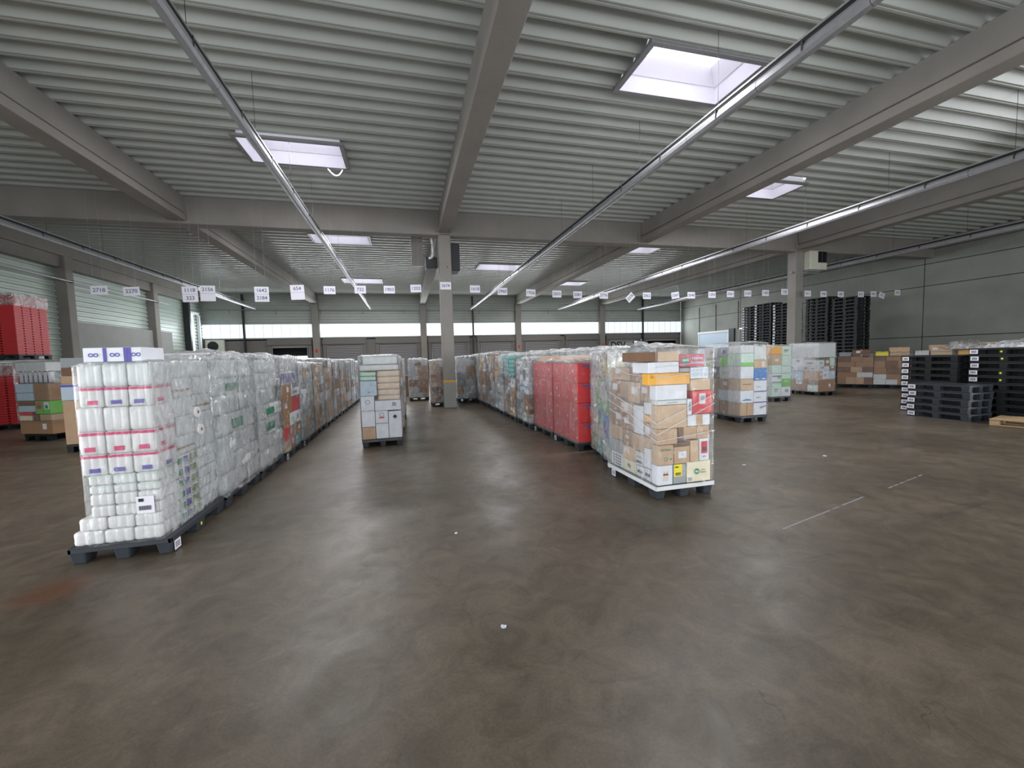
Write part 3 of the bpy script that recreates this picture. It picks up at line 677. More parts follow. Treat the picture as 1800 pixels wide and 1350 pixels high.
BROWN = ['kraft'] * 4 + ['brown'] * 5 + ['tan'] * 2 + ['white'] * 2 + ['offwhite', 'grey', 'darkbrown']
PALE = ['white'] * 5 + ['offwhite'] * 4 + ['grey'] * 3 + ['kraft'] * 2 + ['brown'] * 2 + ['palegreen', 'lightblue']
MIX = ['kraft', 'brown', 'white', 'white', 'offwhite', 'palegreen', 'green', 'grey', 'tan', 'blue', 'brown']
COLR = ['red', 'yellow', 'kraft', 'brown', 'white', 'red', 'blue', 'brown', 'kraft', 'teal', 'white']
def auto_load(T, short, pal, seed, faces='FR', H=1.65, individual=True, W=.8, D=1.2, lay=(.18, .34), deco=1):
    """layered boxes on a pallet; only those that reach one of the faces the hall sees"""
    r = random.Random(seed); z = PH; top = PH + H; li = 0; out = []
    while z < top - .1:
        h = r.uniform(*lay)
        if top - z - h < .14: h = top - z
        # the near row of boxes (facing -Y), then the ones behind along D
        nf = r.choice([2, 2, 3]); fx = sorted([-W / 2, W / 2] + [W / 2 * r.uniform(-.15, .15) + (-W / 2 + W * (k + 1) / nf) * 1.0 for k in range(nf - 1)])
        ny_ = r.choice([2, 3, 3, 4]); ys = [-D / 2 + D * (k + r.uniform(-.12, .12) * (0 < k < ny_)) / ny_ for k in range(ny_ + 1)]
        for j in range(ny_):
            cols = list(zip(fx[:-1], fx[1:]))
            for i, (a, b) in enumerate(cols):
                see = ('F' in faces and j == 0) or ('R' in faces and i == len(cols) - 1) or ('L' in faces and i == 0)
                if not see: continue
                jit = r.uniform(-.012, .012); hh = h if z + h < top - .02 else h - r.choice([0, 0, .04, .08])
                bx = (a + (jit if i == 0 else 0), b + (jit if i == len(cols) - 1 else 0), ys[j] + (abs(jit) if j == 0 else 0), ys[j + 1], z, z + hh); c = r.choice(pal)
                fc = ('F' if j == 0 and 'F' in faces else '') + ('R' if i == len(cols) - 1 and 'R' in faces else '') + ('L' if i == 0 and 'L' in faces else '')
                if individual:
                    if 'F' in faces and j == 0: pos = '%s across the front' % NTH[i]
                    else: pos = '%s from the near end' % NTH[j]
                    carton(T, bx, c, '%s carton, %s layer, %s, %s' % (CN[c], ORD[li], pos, short), 'cartons ' + short, fc, deco, r)
                else: rest_box(T, bx, c)
        z += h; li += 1
    return z

# ------------------------------------------------------------------ LEFT ROW (aisle face at x = -2.2)
def LT(k, dx=0): return TR(-2.62 + .02 * k + dx, 4.49 + 1.215 * k + .6, 0)
NL = ['first', 'second', 'third', 'fourth', 'fifth', 'sixth', 'seventh', 'eighth', 'ninth', 'tenth', 'eleventh', 'twelfth']
for k in range(12):
    p = plastic_pallet('plastic_pallet', LT(k), M_pallet, 'dark plastic pallet under the %s left-row load' % NL[k], 'pallets of the left row', 2 if k < 5 else 1)
    if k == 0: pallet_tag(p, 'R', -.5, .48)
    elif k in (3, 4): pallet_tag(p, 'R', -.5)
# first load: toilet roll packs
T = LT(0); r = random.Random(5); z = PH
LAY = [(.13, 'plain'), (.12, 'plain'), (.105, 'plain'), (.11, 'plain'), (.08, 'green'), (.095, 'green'), (.19, 'mag'), (.21, 'mag'), (.22, 'plain'), (.185, 'mag'), (.215, 'clear')]
for li, (h, st) in enumerate(LAY):
    xa = -.36 if li == 0 else -.31 if li == 1 else -.21 if li < 6 else -.25 if li < 9 else -.22; xb = .325 if li < 2 else .335
    xs_ = [xa, xa + (xb - xa) / 3, xa + (xb - xa) * 2 / 3, xb]
    for i in range(3):
        rows = [(-.585, -.22)] if i < 2 else [(-.585, -.22)]
        for (a, b) in rows:
            dsc = {'plain': 'plain white toilet roll pack', 'green': 'white tissue pack with green print', 'mag': 'white toilet roll pack with magenta band', 'clear': 'clear wrapped white roll pack'}[st]
            pack(T, (xs_[i], xs_[i + 1], a, b, z, z + h), 'tissuegrey' if st == 'clear' else 'tissue', '%s, %s layer, %s across, first left-row load' % (dsc, ORD[li] if li else 'bottom', NTH[i]),
                 'packs on the front of the first left-row load', 3, 4, {'mag': ('magenta', .84, .97), 'green': ('mint', .78, .9)}.get(st), 1 if st == 'mag' else 0, rnd=r, faces='FR' if i == 2 else 'F')
    z += h
z = PH; SL = [(.115, 'g')] * 6 + [(.2, 'r')] * 4 + [(.18, 'r')]
for li, (h, st) in enumerate(SL):
    for j, (a, b) in enumerate([(-.21, .16), (.17, .585)]):
        if j == 0 and st == 'g':
            o = pack(T, (.07, .335, a, b, z, z + h), 'tissue', 'white tissue box pack with green print, %s layer aisle side, first left-row load' % ORD[li], 'packs on the aisle side of the first left-row load', 2, 3, name='tissue_box_pack', rnd=r)
            for cc, u0, u1 in (('olive', .05, .16), ('purple', -.09, -.01), ('darkgreen', -.18, -.13)):
                q = MB(); q.box(.11, .136, u0, u1, h * .25, h * .8); q.build('print', KC[cc], o)
        else:
            pack(T, (.07, .335 + .01 * (li % 2), a, b, z, z + h), 'tissuegrey', '%s roll pack, %s layer, %s aisle side, first left-row load' % (['white', 'grey white'][j], ORD[li], ['middle', 'far end'][j]), 'packs on the aisle side of the first left-row load', 3, 4,
                 ('brown', .3, .42) if (li + j) % 3 == 0 and li > 5 else None, name='kitchen_roll_pack', rnd=r)
    z += h
for j, (yy, zz) in enumerate([(5.28, 1.26), (5.33, 1.06)]):
    t = empty('paper_roll', TR(-2.255, yy, zz), 'loose white kitchen roll end-on under the film, %s of the pair' % ['upper', 'lower'][j], 'paper roll', 'loose paper rolls')
    m = MB(); m.tube((-.12, 0, 0), (.0, 0, 0), .06, 20); m.build('paper', KC['tissue'], t)
    m = MB(); m.tube((-.02, 0, 0), (.002, 0, 0), .018, 14); m.build('cardboard_core', KC['darkbrown'], t)
o = carton(T, (-.16, .28, -.58, -.2, 1.83, 1.96), 'white', 'flat white carton with purple bands on top of the first left-row load', 'cartons on the first left-row load', 'F', 0)
for u in (-.055, .1, .13): face_quad(o, 'F', u - .014, u + .014, .0, .125, KC['purple'], 'purple_band')
for u in (-.14, .02, .18): face_text(o, 'F', '∞', .09, KC['purple'], u, .06)
w0 = film(T @ Matrix.Translation((.055, 0, 0)), .56, 1.18, .15, 1.82, 'clear film around the toilet roll packs of the first left-row load', 1, [F_clear, F_light, F_light], [0, 1, 0, 0], .015, 26, 48)
m = MB(); m.box(.1, .24, -.609, -.606, .42, .58); sl = m.build('shipping_label', M_paper, w0)
m = MB()
for j in range(9): m.box(.12 + j * .011, .126 + j * .011, -.612, -.609, .45, .49)
m.box(.12, .16, -.612, -.609, .53, .56); m.build('barcode', M_dark, sl)
# second and third loads: kitchen rolls under thick film
for k in (1, 2):
    T = LT(k); z = PH; li = 0; hs = [.24, .24, .24, .26, .24, .22, .24] if k == 1 else [.26, .22, .26, .22, .24, .26, .22]
    for h in hs:
        for j in range(3):
            a = -.59 + j * .395; ddx = r.uniform(-.03, .02) - (.05 if li > 3 else 0)
            pack(T, (.05, .39 + ddx, a, a + .385, z, z + h), 'tissuegrey', 'grey kitchen roll pack, %s layer, %s from the near end, %s left-row load' % (ORD[li], NTH[j], NL[k]), 'packs on the %s left-row load' % NL[k], 3, r.choice([3, 4, 5]),
                 r.choice([None, None, None, ('darkgreen', .2, .7)]) if j == 1 else None, name='kitchen_roll_pack', rnd=r)
        z += h; li += 1
    pack(T, (-.38, .3, -.55, .5, z, z + .09), 'tissue', 'wide white pack lying flat on top of the %s left-row load' % NL[k], 'packs on top of the left row', 4, 5, name='flat_tissue_pack', rnd=r)
    film(T, .80, 1.2, .14, 1.9, 'crumpled cloudy film around the kitchen rolls of the %s left-row load' % NL[k], 10 + k, [F_light, F_heavy], [0, 0, 0, 0], .06, 24, 44, .05)
auto_load(LT(3), 'on the fourth left-row load', COLR, 31, 'R', 1.2, deco=1)
T = LT(3)
for j in range(3):
    for li in range(2):
        pack(T, (.0, .36, -.59 + j * .395, -.2 + j * .395, 1.37 + li * .25, 1.61 + li * .25), ['tissuegrey', 'tissue'][li], 'pale roll pack, %s top layer, %s from the near end, fourth left-row load' % (['lower', 'upper'][li], NTH[j]), 'packs on the fourth left-row load', 3, 4, None if li else ('purple', .1, .85), name='kitchen_roll_pack', rnd=r)
film(T, .78, 1.2, .14, 1.88, 'shiny film around the colourful fourth left-row load', 14, [F_light, F_heavy], None, .05, 22, 40, .04)
PALS = {4: PALE, 5: BROWN, 6: BROWN, 7: BROWN, 8: BROWN, 9: BROWN, 10: PALE, 11: PALE}
for k in range(4, 12):
    H = [1.62, 1.6, 1.7, 1.62, 1.66, 1.6, 1.68, 1.6][k - 4]
    auto_load(LT(k), 'on the %s left-row load' % NL[k], PALS[k], 40 + k, 'R', H, individual=k < 6, deco=1)
    film(LT(k), .8, 1.2, .14, H + .15, 'shiny crumpled film around the %s left-row load' % NL[k], 20 + k, [F_light, F_heavy], None, .05, 16, 30, .02)

# ------------------------------------------------------------------ RIGHT ROW, first load A (near, mixed cartons)
XA, YA = 3.25, 4.88
TA = TR(XA, YA); p = plastic_pallet('plastic_pallet', TA, M_pallet, 'dark plastic pallet under the mixed load with the yellow notice', 'pallets of the right row', 2); pallet_tag(p, 'L', .45)
def A(zx0, zx1, zy0, zy1, c, what, deco=0, d=.36, lay=''):
    if zx0 < 830 and zy1 > 400: d = .145
    x0 = 2.88 + (zx0 - 803) / 556 - XA; x1 = 2.88 + (zx1 - 803) / 556 - XA; z0 = .17 + (1185 - zy1) / 640 * 1.0; z1 = .17 + (1185 - zy0) / 640
    return carton(TA, (x0, x1, -.59, -.59 + d, z0, z1), c, what + ', load with yellow notice', 'cartons on the load with the yellow notice', 'F', deco, random.Random(zx0 + zy0))
o = A(803, 918, 1030, 1185, 'white', 'white carton with two pictured figures, bottom front corner')
face_quad(o, 'F', -.03, -.005, .05, .17, KC['beige'], 'figure_print'); face_quad(o, 'F', .01, .035, .05, .17, KC['beige'], 'figure_print'); face_quad(o, 'F', -.03, .035, .12, .14, KC['red'], 'figure_print')
o = A(921, 1022, 1030, 1185, 'grey', 'greyish brown carton carrying a yellow notice, bottom front')
face_quad(o, 'F', -.08, .03, .09, .24, KC['yellow'], 'yellow_notice'); face_text(o, 'F', 'IIIIII', .05, M_dark, -.025, .12, .001); face_quad(o, 'F', -.07, -.02, .2, .215, M_dark, 'print', .004)
o = A(1026, 1218, 1022, 1185, 'cream', 'cream carton with round green bio mark, bottom front')
q = MB(); q.tube((-.03, -.18, .13), (-.03, -.185, .13), .036, 20); q.build('round_mark', KC['darkgreen'], o); face_text(o, 'F', 'Bio', .035, M_paper, -.03, .13, .001, .0075)
face_text(o, 'F', 'ohne\nGluten', .03, KC['olive'], .06, .13); face_quad(o, 'F', -.15, -.1, .02, .06, KC['grey'], 'print')
o = A(803, 925, 872, 1028, 'kraft', 'kraft carton with green lettering and ring'); face_text(o, 'F', 'ORGANIC', .034, KC['darkgreen'], .0, .185); face_text(o, 'F', 'O', .07, KC['darkgreen'], 0, .07); face_text(o, 'F', '♥', .03, KC['darkgreen'], .07, .07)
A(928, 1050, 862, 890, 'darkbrown', 'flat dark brown carton wedged above the sticker carton')
o = A(928, 1050, 892, 1028, 'kraft', 'kraft carton with a white sticker bearing small diamonds'); face_quad(o, 'F', -.05, .06, .07, .15, M_paper, 'sticker'); face_quad(o, 'F', -.01, .02, .09, .13, KC['lightblue'], 'print', .004)
A(1053, 1122, 852, 1020, 'tan', 'narrow tan carton beside the poster carton', 1)
o = A(1126, 1205, 842, 1020, 'white', 'white carton with a red portrait poster'); face_quad(o, 'F', -.045, .045, .09, .24, KC['red'], 'poster'); face_quad(o, 'F', -.03, .03, .12, .17, KC['darkgrey'], 'poster_print', .004); face_text(o, 'F', 'BIO', .03, KC['grey'], 0, .05)
A(803, 955, 745, 868, 'kraft', 'plain kraft carton in the middle front layer'); A(958, 1000, 742, 838, 'darkbrown', 'dark open-ended carton edge, middle front')
o = A(1000, 1205, 740, 840, 'kraft', 'long kraft carton, middle front', 0); face_quad(o, 'F', -.0, .004, 0, .15, KC['darkbrown'], 'flap_seam')
A(803, 1030, 562, 743, 'tan', 'big tan carton crossed by white cords')
o = A(1032, 1212, 650, 738, 'white', 'white carton with a rounded brown cut-out'); face_quad(o, 'F', -.04, .05, .03, .13, KC['kraft'], 'cut_out'); q = MB(); q.tube((.005, -.18, .04), (.005, -.1835, .04), .045, 20); q.build('cut_out', KC['kraft'], o)
o = A(1030, 1070, 522, 648, 'white', 'narrow white label carton beside the red carton'); face_quad(o, 'F', -.015, .015, .05, .16, KC['grey'], 'print')
o = A(1072, 1226, 462, 645, 'red', 'large red carton with white paper label'); face_quad(o, 'F', -.045, .045, .12, .25, M_paper, 'paper_label'); face_quad(o, 'F', -.03, .03, .17, .22, KC['grey'], 'print', .004); face_text(o, 'F', 'MIXED', .025, M_paper, 0, .05)
A(803, 1028, 524, 560, 'offwhite', 'thin pale carton under the long white one', 1)
A(790, 1030, 406, 522, 'white', 'long plain white carton'); A(1056, 1212, 370, 460, 'tan', 'tan carton above the red one')
o = A(733, 1052, 316, 404, 'orange', 'long orange yellow carton', 0); face_text(o, 'F', '⌂', .05, KC['darkbrown'], -.24, .1)
o = A(1054, 1198, 278, 368, 'white', 'white carton with blue vegetable icons')
for u in (-.09, -.03, .03, .09):
    for v in (.03, .09): face_quad(o, 'F', u - .02, u + .02, v, v + .03, KC['lightblue'], 'icon')
A(733, 968, 229, 314, 'white', 'white carton on the orange one'); A(803, 968, 150, 227, 'tan', 'tan carton at the very top front'); A(655, 800, 150, 225, 'darkbrown', 'dark brown carton at the top aisle corner')
A(972, 1052, 280, 314, 'grey', 'small grey carton between orange and red')
o = A(972, 1166, 176, 272, 'pinkred', 'pinkish red carton with green WICK shield')
q = MB(); q.poly([(-.15, -.184, .11), (-.05, -.184, .11), (-.05, -.184, .06), (-.1, -.184, .015), (-.15, -.184, .06)]); q.poly([(-.15, -.181, .11), (-.05, -.181, .11), (-.05, -.181, .06), (-.1, -.181, .015), (-.15, -.181, .06)]); q.build('shield', KC['darkgreen'], o)
face_text(o, 'F', 'WICK', .036, M_paper, -.1, .075, .001, .007); face_text(o, 'F', 'Husten\nbonbons', .05, KC['lightblue'], .065, .075, .002)
# aisle side of the same load
SA = [(-.59, -.44, .17, .41, 'white', 'white carton with figures at the near corner'), (-.43, -.27, .17, .32, 'white', 'white carton with a black butterfly mark'), (-.26, -.09, .17, .31, 'white', 'white carton with two black marks'), (-.08, .25, .17, .33, 'cream', 'cream carton with green bio mark'),
      (.26, .59, .17, .36, 'white', 'white carton covered in black pattern'), (-.43, -.27, .33, .58, 'white', 'tall narrow white carton'), (-.59, -.44, .42, .66, 'brown', 'brown carton above the figures'), (-.26, -.09, .32, .5, 'offwhite', 'pale carton with grey stripes'),
      (-.08, .25, .34, .52, 'tan', 'tan carton with butterfly marks'), (.26, .59, .37, .55, 'grey', 'grey carton under the film'), (-.26, .0, .51, .72, 'kraft', 'rounded kraft carton'), (-.43, -.27, .59, .72, 'kraft', 'small kraft carton'), (-.59, -.27, .73, .9, 'brown', 'brown carton with two white labels'),
      (-.59, -.44, .67, .72, 'darkbrown', 'flat dark carton'), (.01, .25, .53, .74, 'brown', 'brown carton marked PEA'), (.26, .59, .56, .76, 'kraft', 'kraft carton at the far end low'), (-.26, -.02, .73, 1.1, 'white', 'tall white carton with a notch'),
      (-.59, -.27, .91, 1.0, 'orange', 'flat orange and brown carton'), (-.59, -.27, 1.01, 1.16, 'white', 'white labelled carton'), (-.01, .25, .75, .95, 'brown', 'brown carton, middle of the side'), (.26, .59, .77, .96, 'brown', 'brown carton, far end middle'),
      (-.01, .3, .96, 1.12, 'kraft', 'kraft carton with white label strip'), (.31, .59, .97, 1.16, 'brown', 'brown carton near the film knot'), (-.59, -.2, 1.17, 1.42, 'brown', 'large brown carton with arrow mark'), (-.19, .1, 1.13, 1.4, 'kraft', 'kraft carton, upper middle'),
      (.11, .59, 1.17, 1.4, 'brown', 'wide brown carton, upper far end'), (-.59, -.3, 1.43, 1.6, 'kraft', 'kraft carton, upper near corner'), (-.29, .05, 1.41, 1.6, 'brown', 'brown carton with pink print'), (.06, .59, 1.41, 1.58, 'kraft', 'kraft carton, upper far end'), (-.45, -.25, 1.61, 1.78, 'darkgreen', 'dark green carton near the top'), (-.24, .2, 1.61, 1.76, 'grey', 'grey carton near the top')]
for (y0, y1, z0, z1, c, what) in SA:
    if y1 <= -.42: continue
    if y0 < -.44: y0 = -.44
    xx = -.37 + (.008 if int(z0 * 100) % 2 else 0)
    front = y0 < -.5
    o = carton(TA, (xx, xx + .3, y0, y1, z0, z1), c, what + ', aisle side of the yellow-notice load', 'aisle-side cartons on the load with the yellow notice', 'L', 1 if c in ('brown', 'kraft', 'tan') else 0, random.Random(int(z0 * 1000)))
    if front: o.location.x += 0
    hy_ = (y1 - y0) / 2; h_ = z1 - z0
    if 'marks' in what or 'butterfly' in what:
        for s in (-1, 1): q = face_quad(o, 'L', s * hy_ * .35 - .025, s * hy_ * .35 + .025, h_ * .35, h_ * .6, M_dark if c == 'white' else KC['orange'], 'printed_mark')
    if 'pattern' in what:
        rr = random.Random(3)
        for j in range(16): u = -.13 + .06 * (j % 4) + .03; v = .02 + .04 * (j // 4); face_quad(o, 'L', u, u + .03, v, v + .022, M_dark, 'printed_mark')
    if 'bio' in what: face_text(o, 'L', 'Bio', .06, KC['darkgreen'], 0, h_ / 2, .004)
    if 'PEA' in what: face_text(o, 'L', 'PEA', .06, M_paper, 0, h_ / 2, .003)
    if 'label' in what: face_quad(o, 'L', -.05, .06, h_ * .2, h_ * .75, M_paper, 'address_label')
    if 'figures' in what: face_quad(o, 'L', -.03, .03, .06, .18, KC['beige'], 'figure_print')
    if 'stripes' in what: face_quad(o, 'L', -.07, .07, .03, .06, KC['darkgrey'], 'print'); face_quad(o, 'L', -.07, .07, .1, .12, KC['grey'], 'print')
wA = film(TA, .78, 1.2, .11, 1.83, 'film crumpled over the top of the load with the yellow notice', 3, [F_clear, F_veil, F_heavy], [0, 0, 0, 1], .02, 24, 44, .035)
def cord(parent, pts, r_=.0035):
    m = MB()
    for p_, q_ in zip(pts[:-1], pts[1:]): m.tube(p_, q_, r_, 5, caps=False)
    return m.build('white_cord', M_paper, parent)
for za, zb, zc in ((1.1, .93, 1.25), (.98, .8, 1.14), (.86, .72, .8), (1.5, 1.48, 1.53), (1.64, 1.6, 1.66)):
    cord(wA, [(-.405, .55, za + .12), (-.41, -.0, za), (-.405, -.622, zb), (.0, -.625, (zb + zc) / 2), (.405, -.62, zc)])
m = MB(); m.box(-.41, .41, -.612, -.606, .115, .165).box(-.412, -.406, -.612, .612, .115, .165); m.build('film_band', KC['offwhite'], wA)['label'] = 'opaque band of film round the pallet deck'
# loose crest of film standing above the load
m = MB(); nu, nv = 26, 7
for j in range(nv):
    for i in range(nu):
        u = i / (nu - 1); v = j / (nv - 1); q = Vector((u * 5, v * 2.2, 3.1))
        m.v.append((-.41 + .62 * u, -.5 + .6 * v - .0 * u, 1.78 + .11 * math.sin(math.pi * min(1, v * 1.1)) * (1.2 - .7 * u) + .05 * noise.noise(q * 1.5)))
for j in range(nv - 1):
    for i in range(nu - 1): a = j * nu + i; m.f.append((a, a + 1, a + nu + 1, a + nu)); m.m.append(0); m.smooth.append(True)
m.build('loose_crest', F_heavy, wA)

# B: second load, thick film over mixed goods
TB = TR(3.48, 6.14, 0, -.2); p = plastic_pallet('plastic_pallet', TB, M_pallet, 'dark plastic pallet under the second right-row load', 'pallets of the right row', 2); pallet_tag(p, 'L', -.5)
auto_load(TB, 'on the second right-row load', ['teal', 'grey', 'offwhite', 'palegreen', 'white', 'lightblue', 'grey', 'offwhite', 'green', 'beige'], 71, 'LF', 1.25)
for (y0, y1, z0, z1, c, what) in [(-.59, -.25, .45, .85, 'blue', 'blue carton'), (-.59, -.3, .86, 1.0, 'green', 'bright green carton'), (-.24, .1, .6, .95, 'teal', 'teal carton')]:
    carton(TB, (-.41, -.398, y0, y1, z0, z1), c, what + ' showing through the film, second right-row load', 'cartons on the second right-row load', 'L', 0)
o = carton(TB, (-.39, -.05, -.5, -.05, 1.42, 1.64), 'yellow', 'yellow carton with white crossing bands, top of second right-row load', 'cartons on the second right-row load', 'L', 0)
for v in (.02, .09, .16): face_quad(o, 'L', -.22, .22, v, v + .025, M_paper, 'white_band')
for u in (-.12, 0, .12): face_quad(o, 'L', u - .01, u + .01, 0, .21, M_dark, 'dark_stripe', .004)
carton(TB, (-.39, -.0, -.52, 0, 1.65, 1.78), 'brown', 'flat brown carton on the yellow banded one, second right-row load', 'cartons on the second right-row load', 'L', 1)
carton(TB, (-.39, .3, .02, .55, 1.42, 1.72), 'offwhite', 'off-white carton at the far top of the second right-row load', 'cartons on the second right-row load', 'L', 1)
film(TB, .82, 1.22, .12, 1.8, 'milky crumpled film around the second right-row load', 33, [F_mid, F_heavy], [0, 0, 0, 0], .06, 22, 44, .03)

# red crate loads
def RTT(k): return TR(3.38 - .05 * k, 7.55 + 1.21 * k, 0, .03)
NR = ['third', 'fourth', 'fifth', 'sixth', 'seventh', 'eighth', 'ninth', 'tenth', 'eleventh']
for k in range(2):
    T = RTT(k); p = plastic_pallet('plastic_pallet', T, M_pallet, 'dark plastic pallet under the %s right-row load' % NR[k], 'pallets of the right row', 2); pallet_tag(p, 'L', .5)
    for li in range(4):
        for j in range(3):
            z0 = PH + .365 * li
            o = carton(T, (-.39, .0, -.59 + .395 * j, -.2 + .395 * j, z0, z0 + .36), 'redbox', 'red box, %s layer, %s from the near end, %s right-row load' % (ORD[li], NTH[j], NR[k]), 'red boxes on the %s right-row load' % NR[k], 'L', 0, name='red_box')
            face_quad(o, 'L', .1, .135, .06, .095, M_paper, 'sticker')
            if j != 1: face_quad(o, 'L', -.02, .02, .2, .24, M_paper, 'sticker')
            if k == 0 and j == 0: face_quad(o, 'F', -.1, .16, .30, .33, KC['purple'], 'blue_print'); face_quad(o, 'F', -.02, .1, .27, .29, KC['purple'], 'blue_print')
        if k == 0:
            o = carton(T, (.0, .39, -.59, -.2, z0, z0 + .36), 'redbox', 'red box with blue print, %s layer, far front corner of the third right-row load' % ORD[li], 'red boxes on the third right-row load', 'F', 0, name='red_box'); face_quad(o, 'F', -.15, .1, .30, .33, KC['purple'], 'blue_print')
    film(T, .79, 1.2, .14, 1.66, 'thin white-streaked film around the red boxes of the %s right-row load' % NR[k], 50 + k, [F_clear, F_veil, F_heavy], [0, 0, 0, 1], .015, 20, 36, .04)
    o = carton(T, (-.3, .2, -.2, .4, 1.66, 1.76), ['beige', 'tan'][k], 'flat pale carton lying on the red boxes of the %s right-row load' % NR[k], 'cartons on the red boxes', 'L', 0)
RP = [PALE, BROWN, PALE, PALE, BROWN, PALE, PALE]
for k in range(7):
    T = TR(3.22 - .03 * k, 9.98 + 1.22 * k, 0, 0); H = [1.5, 1.62, 1.6, 1.7, 1.66, 1.68, 1.66][k]
    plastic_pallet('plastic_pallet', T, M_pallet, 'dark plastic pallet under the %s right-row load' % NR[k + 2], 'pallets of the right row', 1)
    auto_load(T, 'on the %s right-row load' % NR[k + 2], RP[k], 80 + k, 'L', H, individual=k < 2)
    film(T, .8, 1.2, .14, H + .2, 'shiny film around the %s right-row load' % NR[k + 2], 60 + k, [F_light, F_heavy], None, .06, 16, 30, .05)
T = TR(3.19, 11.2)
for li in range(5):
    for j in range(2): pack(T, (-.42, -.05, -.58 + .58 * j, -.01 + .58 * j, 1.22 + .115 * li, 1.33 + .115 * li), 'teal', 'teal soft pack, %s layer, %s from the near end, on the sixth right-row load' % (ORD[li], NTH[j]), 'teal packs on the sixth right-row load', 2, 3, name='soft_pack')
# second rank behind the red boxes
DE = [('teal', 'second rank load wrapped over teal packs'), ('grey', 'second rank load of grey white packs'), ('offwhite', 'second rank load of clear bottles'), ('tan', 'second rank load with tan carton on top')]
for k in range(6):
    T = TR(4.45, 7.2 + 1.35 * k, 0, 0); kk = k % 4
    wh = 'behind the red boxes, %s from the near end' % NTH[k]
    plastic_pallet('plastic_pallet', T, M_pallet, 'dark plastic pallet of the second rank ' + wh, 'pallets of the second rank', 1)
    auto_load(T, 'x', RP[k % 7], 100 + k, 'LF', 1.3, individual=False)
    if k in (1, 4, 5):
        for li in range(4): pack(T, (-.39, .39, -.58, .0, 1.46 + .1 * li, 1.56 + .1 * li), 'teal' if k == 5 else 'tissuegrey', '%s soft pack, %s layer on the %s second-rank load' % ('teal' if k == 5 else 'grey white', ORD[li], NTH[k]), 'soft packs of the second rank', 2, 3, name='soft_pack')
    else: carton(T, (-.35, .35, -.55, .1, 1.46, 1.8), ['brown', 'grey', 'offwhite', 'white'][kk], '%s carton on top of the second-rank load, %s from the near end' % (CN[['brown', 'grey', 'offwhite', 'white'][kk]], NTH[k]), 'top cartons of the second rank', 'FL', 1)
    film(T, .82, 1.22, .14, 1.86, 'crumpled film around the second-rank load %s' % wh, 90 + k, [F_light, F_heavy], None, .07, 14, 26, .07)

# ------------------------------------------------------------------ middle aisle loads
T = TR(-.55, 9.37, 0, .05); p = plastic_pallet('plastic_pallet', T, M_pallet, 'dark plastic pallet under the lone load in the middle aisle', 'pallets of the middle aisle', 2)
g = 'cartons on the lone middle load'
for (x0, x1, z0, z1, c, what) in [(-.39, -.13, .17, .42, 'kraft', 'pale kraft carton, bottom corner'), (-.125, .125, .17, .48, 'white', 'white carton, bottom middle'), (.13, .39, .17, .72, 'white', 'tall white carton with arrow mark'), (-.39, -.13, .425, .75, 'white', 'white carton above the kraft one'),
      (-.125, .125, .485, .74, 'white', 'white carton with red lettering'), (-.39, -.13, .755, 1.05, 'white', 'white carton with ring mark'), (-.125, .39, .745, .95, 'white', 'wide white carton with stamp'), (-.39, -.07, 1.055, 1.36, 'lightblue', 'bluish white carton')]:
    o = carton(T, (x0, x1, -.59, -.15, z0, z1), c, what + ', front of the lone middle load', g, 'F', 0)
    if 'red' in what: face_quad(o, 'F', -.05, .05, .1, .13, KC['red'], 'print')
    if 'arrow' in what: face_text(o, 'F', '◆', .1, M_dark, 0, .43)
    if 'ring' in what: face_text(o, 'F', 'O', .13, KC['grey'], 0, .17)
    if 'stamp' in what: face_quad(o, 'F', .08, .16, .08, .16, KC['grey'], 'print')
    if 'bluish' in what: face_text(o, 'F', 'O', .06, KC['grey'], .05, .22); face_quad(o, 'F', -.02, .03, .06, .09, KC['grey'], 'print')
z = .955
for li, h in enumerate((.1, .12, .13, .13, .12)):
    pack(T, (-.06 + .0 * li, .39, -.58, -.1, z, z + h), 'beige', 'soft beige pack, %s from below in the beige pile of the lone middle load' % NTH[li], 'beige packs on the lone middle load', 2, 2, name='soft_pack'); z += h
for li in range(2): pack(T, (-.39, -.07, -.58, -.1, 1.365 + .09 * li, 1.45 + .09 * li), 'mint', 'mint green soft pack, %s one beside the beige packs of the lone middle load' % ['lower', 'upper'][li], 'mint packs on the lone middle load', 2, 2, name='soft_pack')
pack(T, (-.39, .38, -.58, .5, 1.56, 1.68), 'tissue', 'wide white soft pack, lower one on the top of the lone middle load', 'top packs of the lone middle load', 4, 4, name='soft_pack')
pack(T, (-.32, .36, -.56, .5, 1.685, 1.86), 'tissuegrey', 'wide greyish soft pack, topmost on the lone middle load', 'top packs of the lone middle load', 4, 4, name='soft_pack')
T2 = T @ Matrix.Translation((0, .25, 0)); auto_load(T2, 'lone middle load side', BROWN, 111, 'R', 1.35, W=.78, D=.68)
film(T, .8, 1.2, .12, 1.86, 'film around the lone middle load', 112, [F_clear, F_light, F_heavy], [0, 1, 1, 1], .03, 18, 36, .03)
MIDL = [(-.5, 10.75, 0, 'second load just behind the lone middle one', BROWN, 'FR', 1.6), (.5, 18.4, 0, 'dark brown load alone between the rows far back', BROWN, 'F', 1.55), (1.28, 15.85, 0, 'load just behind the middle column', BROWN, 'FLR', 1.5), (2.35, 16.9, 0, 'load beside the middle column', PALE, 'FL', 1.6), (-.45, 13.2, 0, 'third load behind the lone middle one', PALE, 'FR', 1.6)]
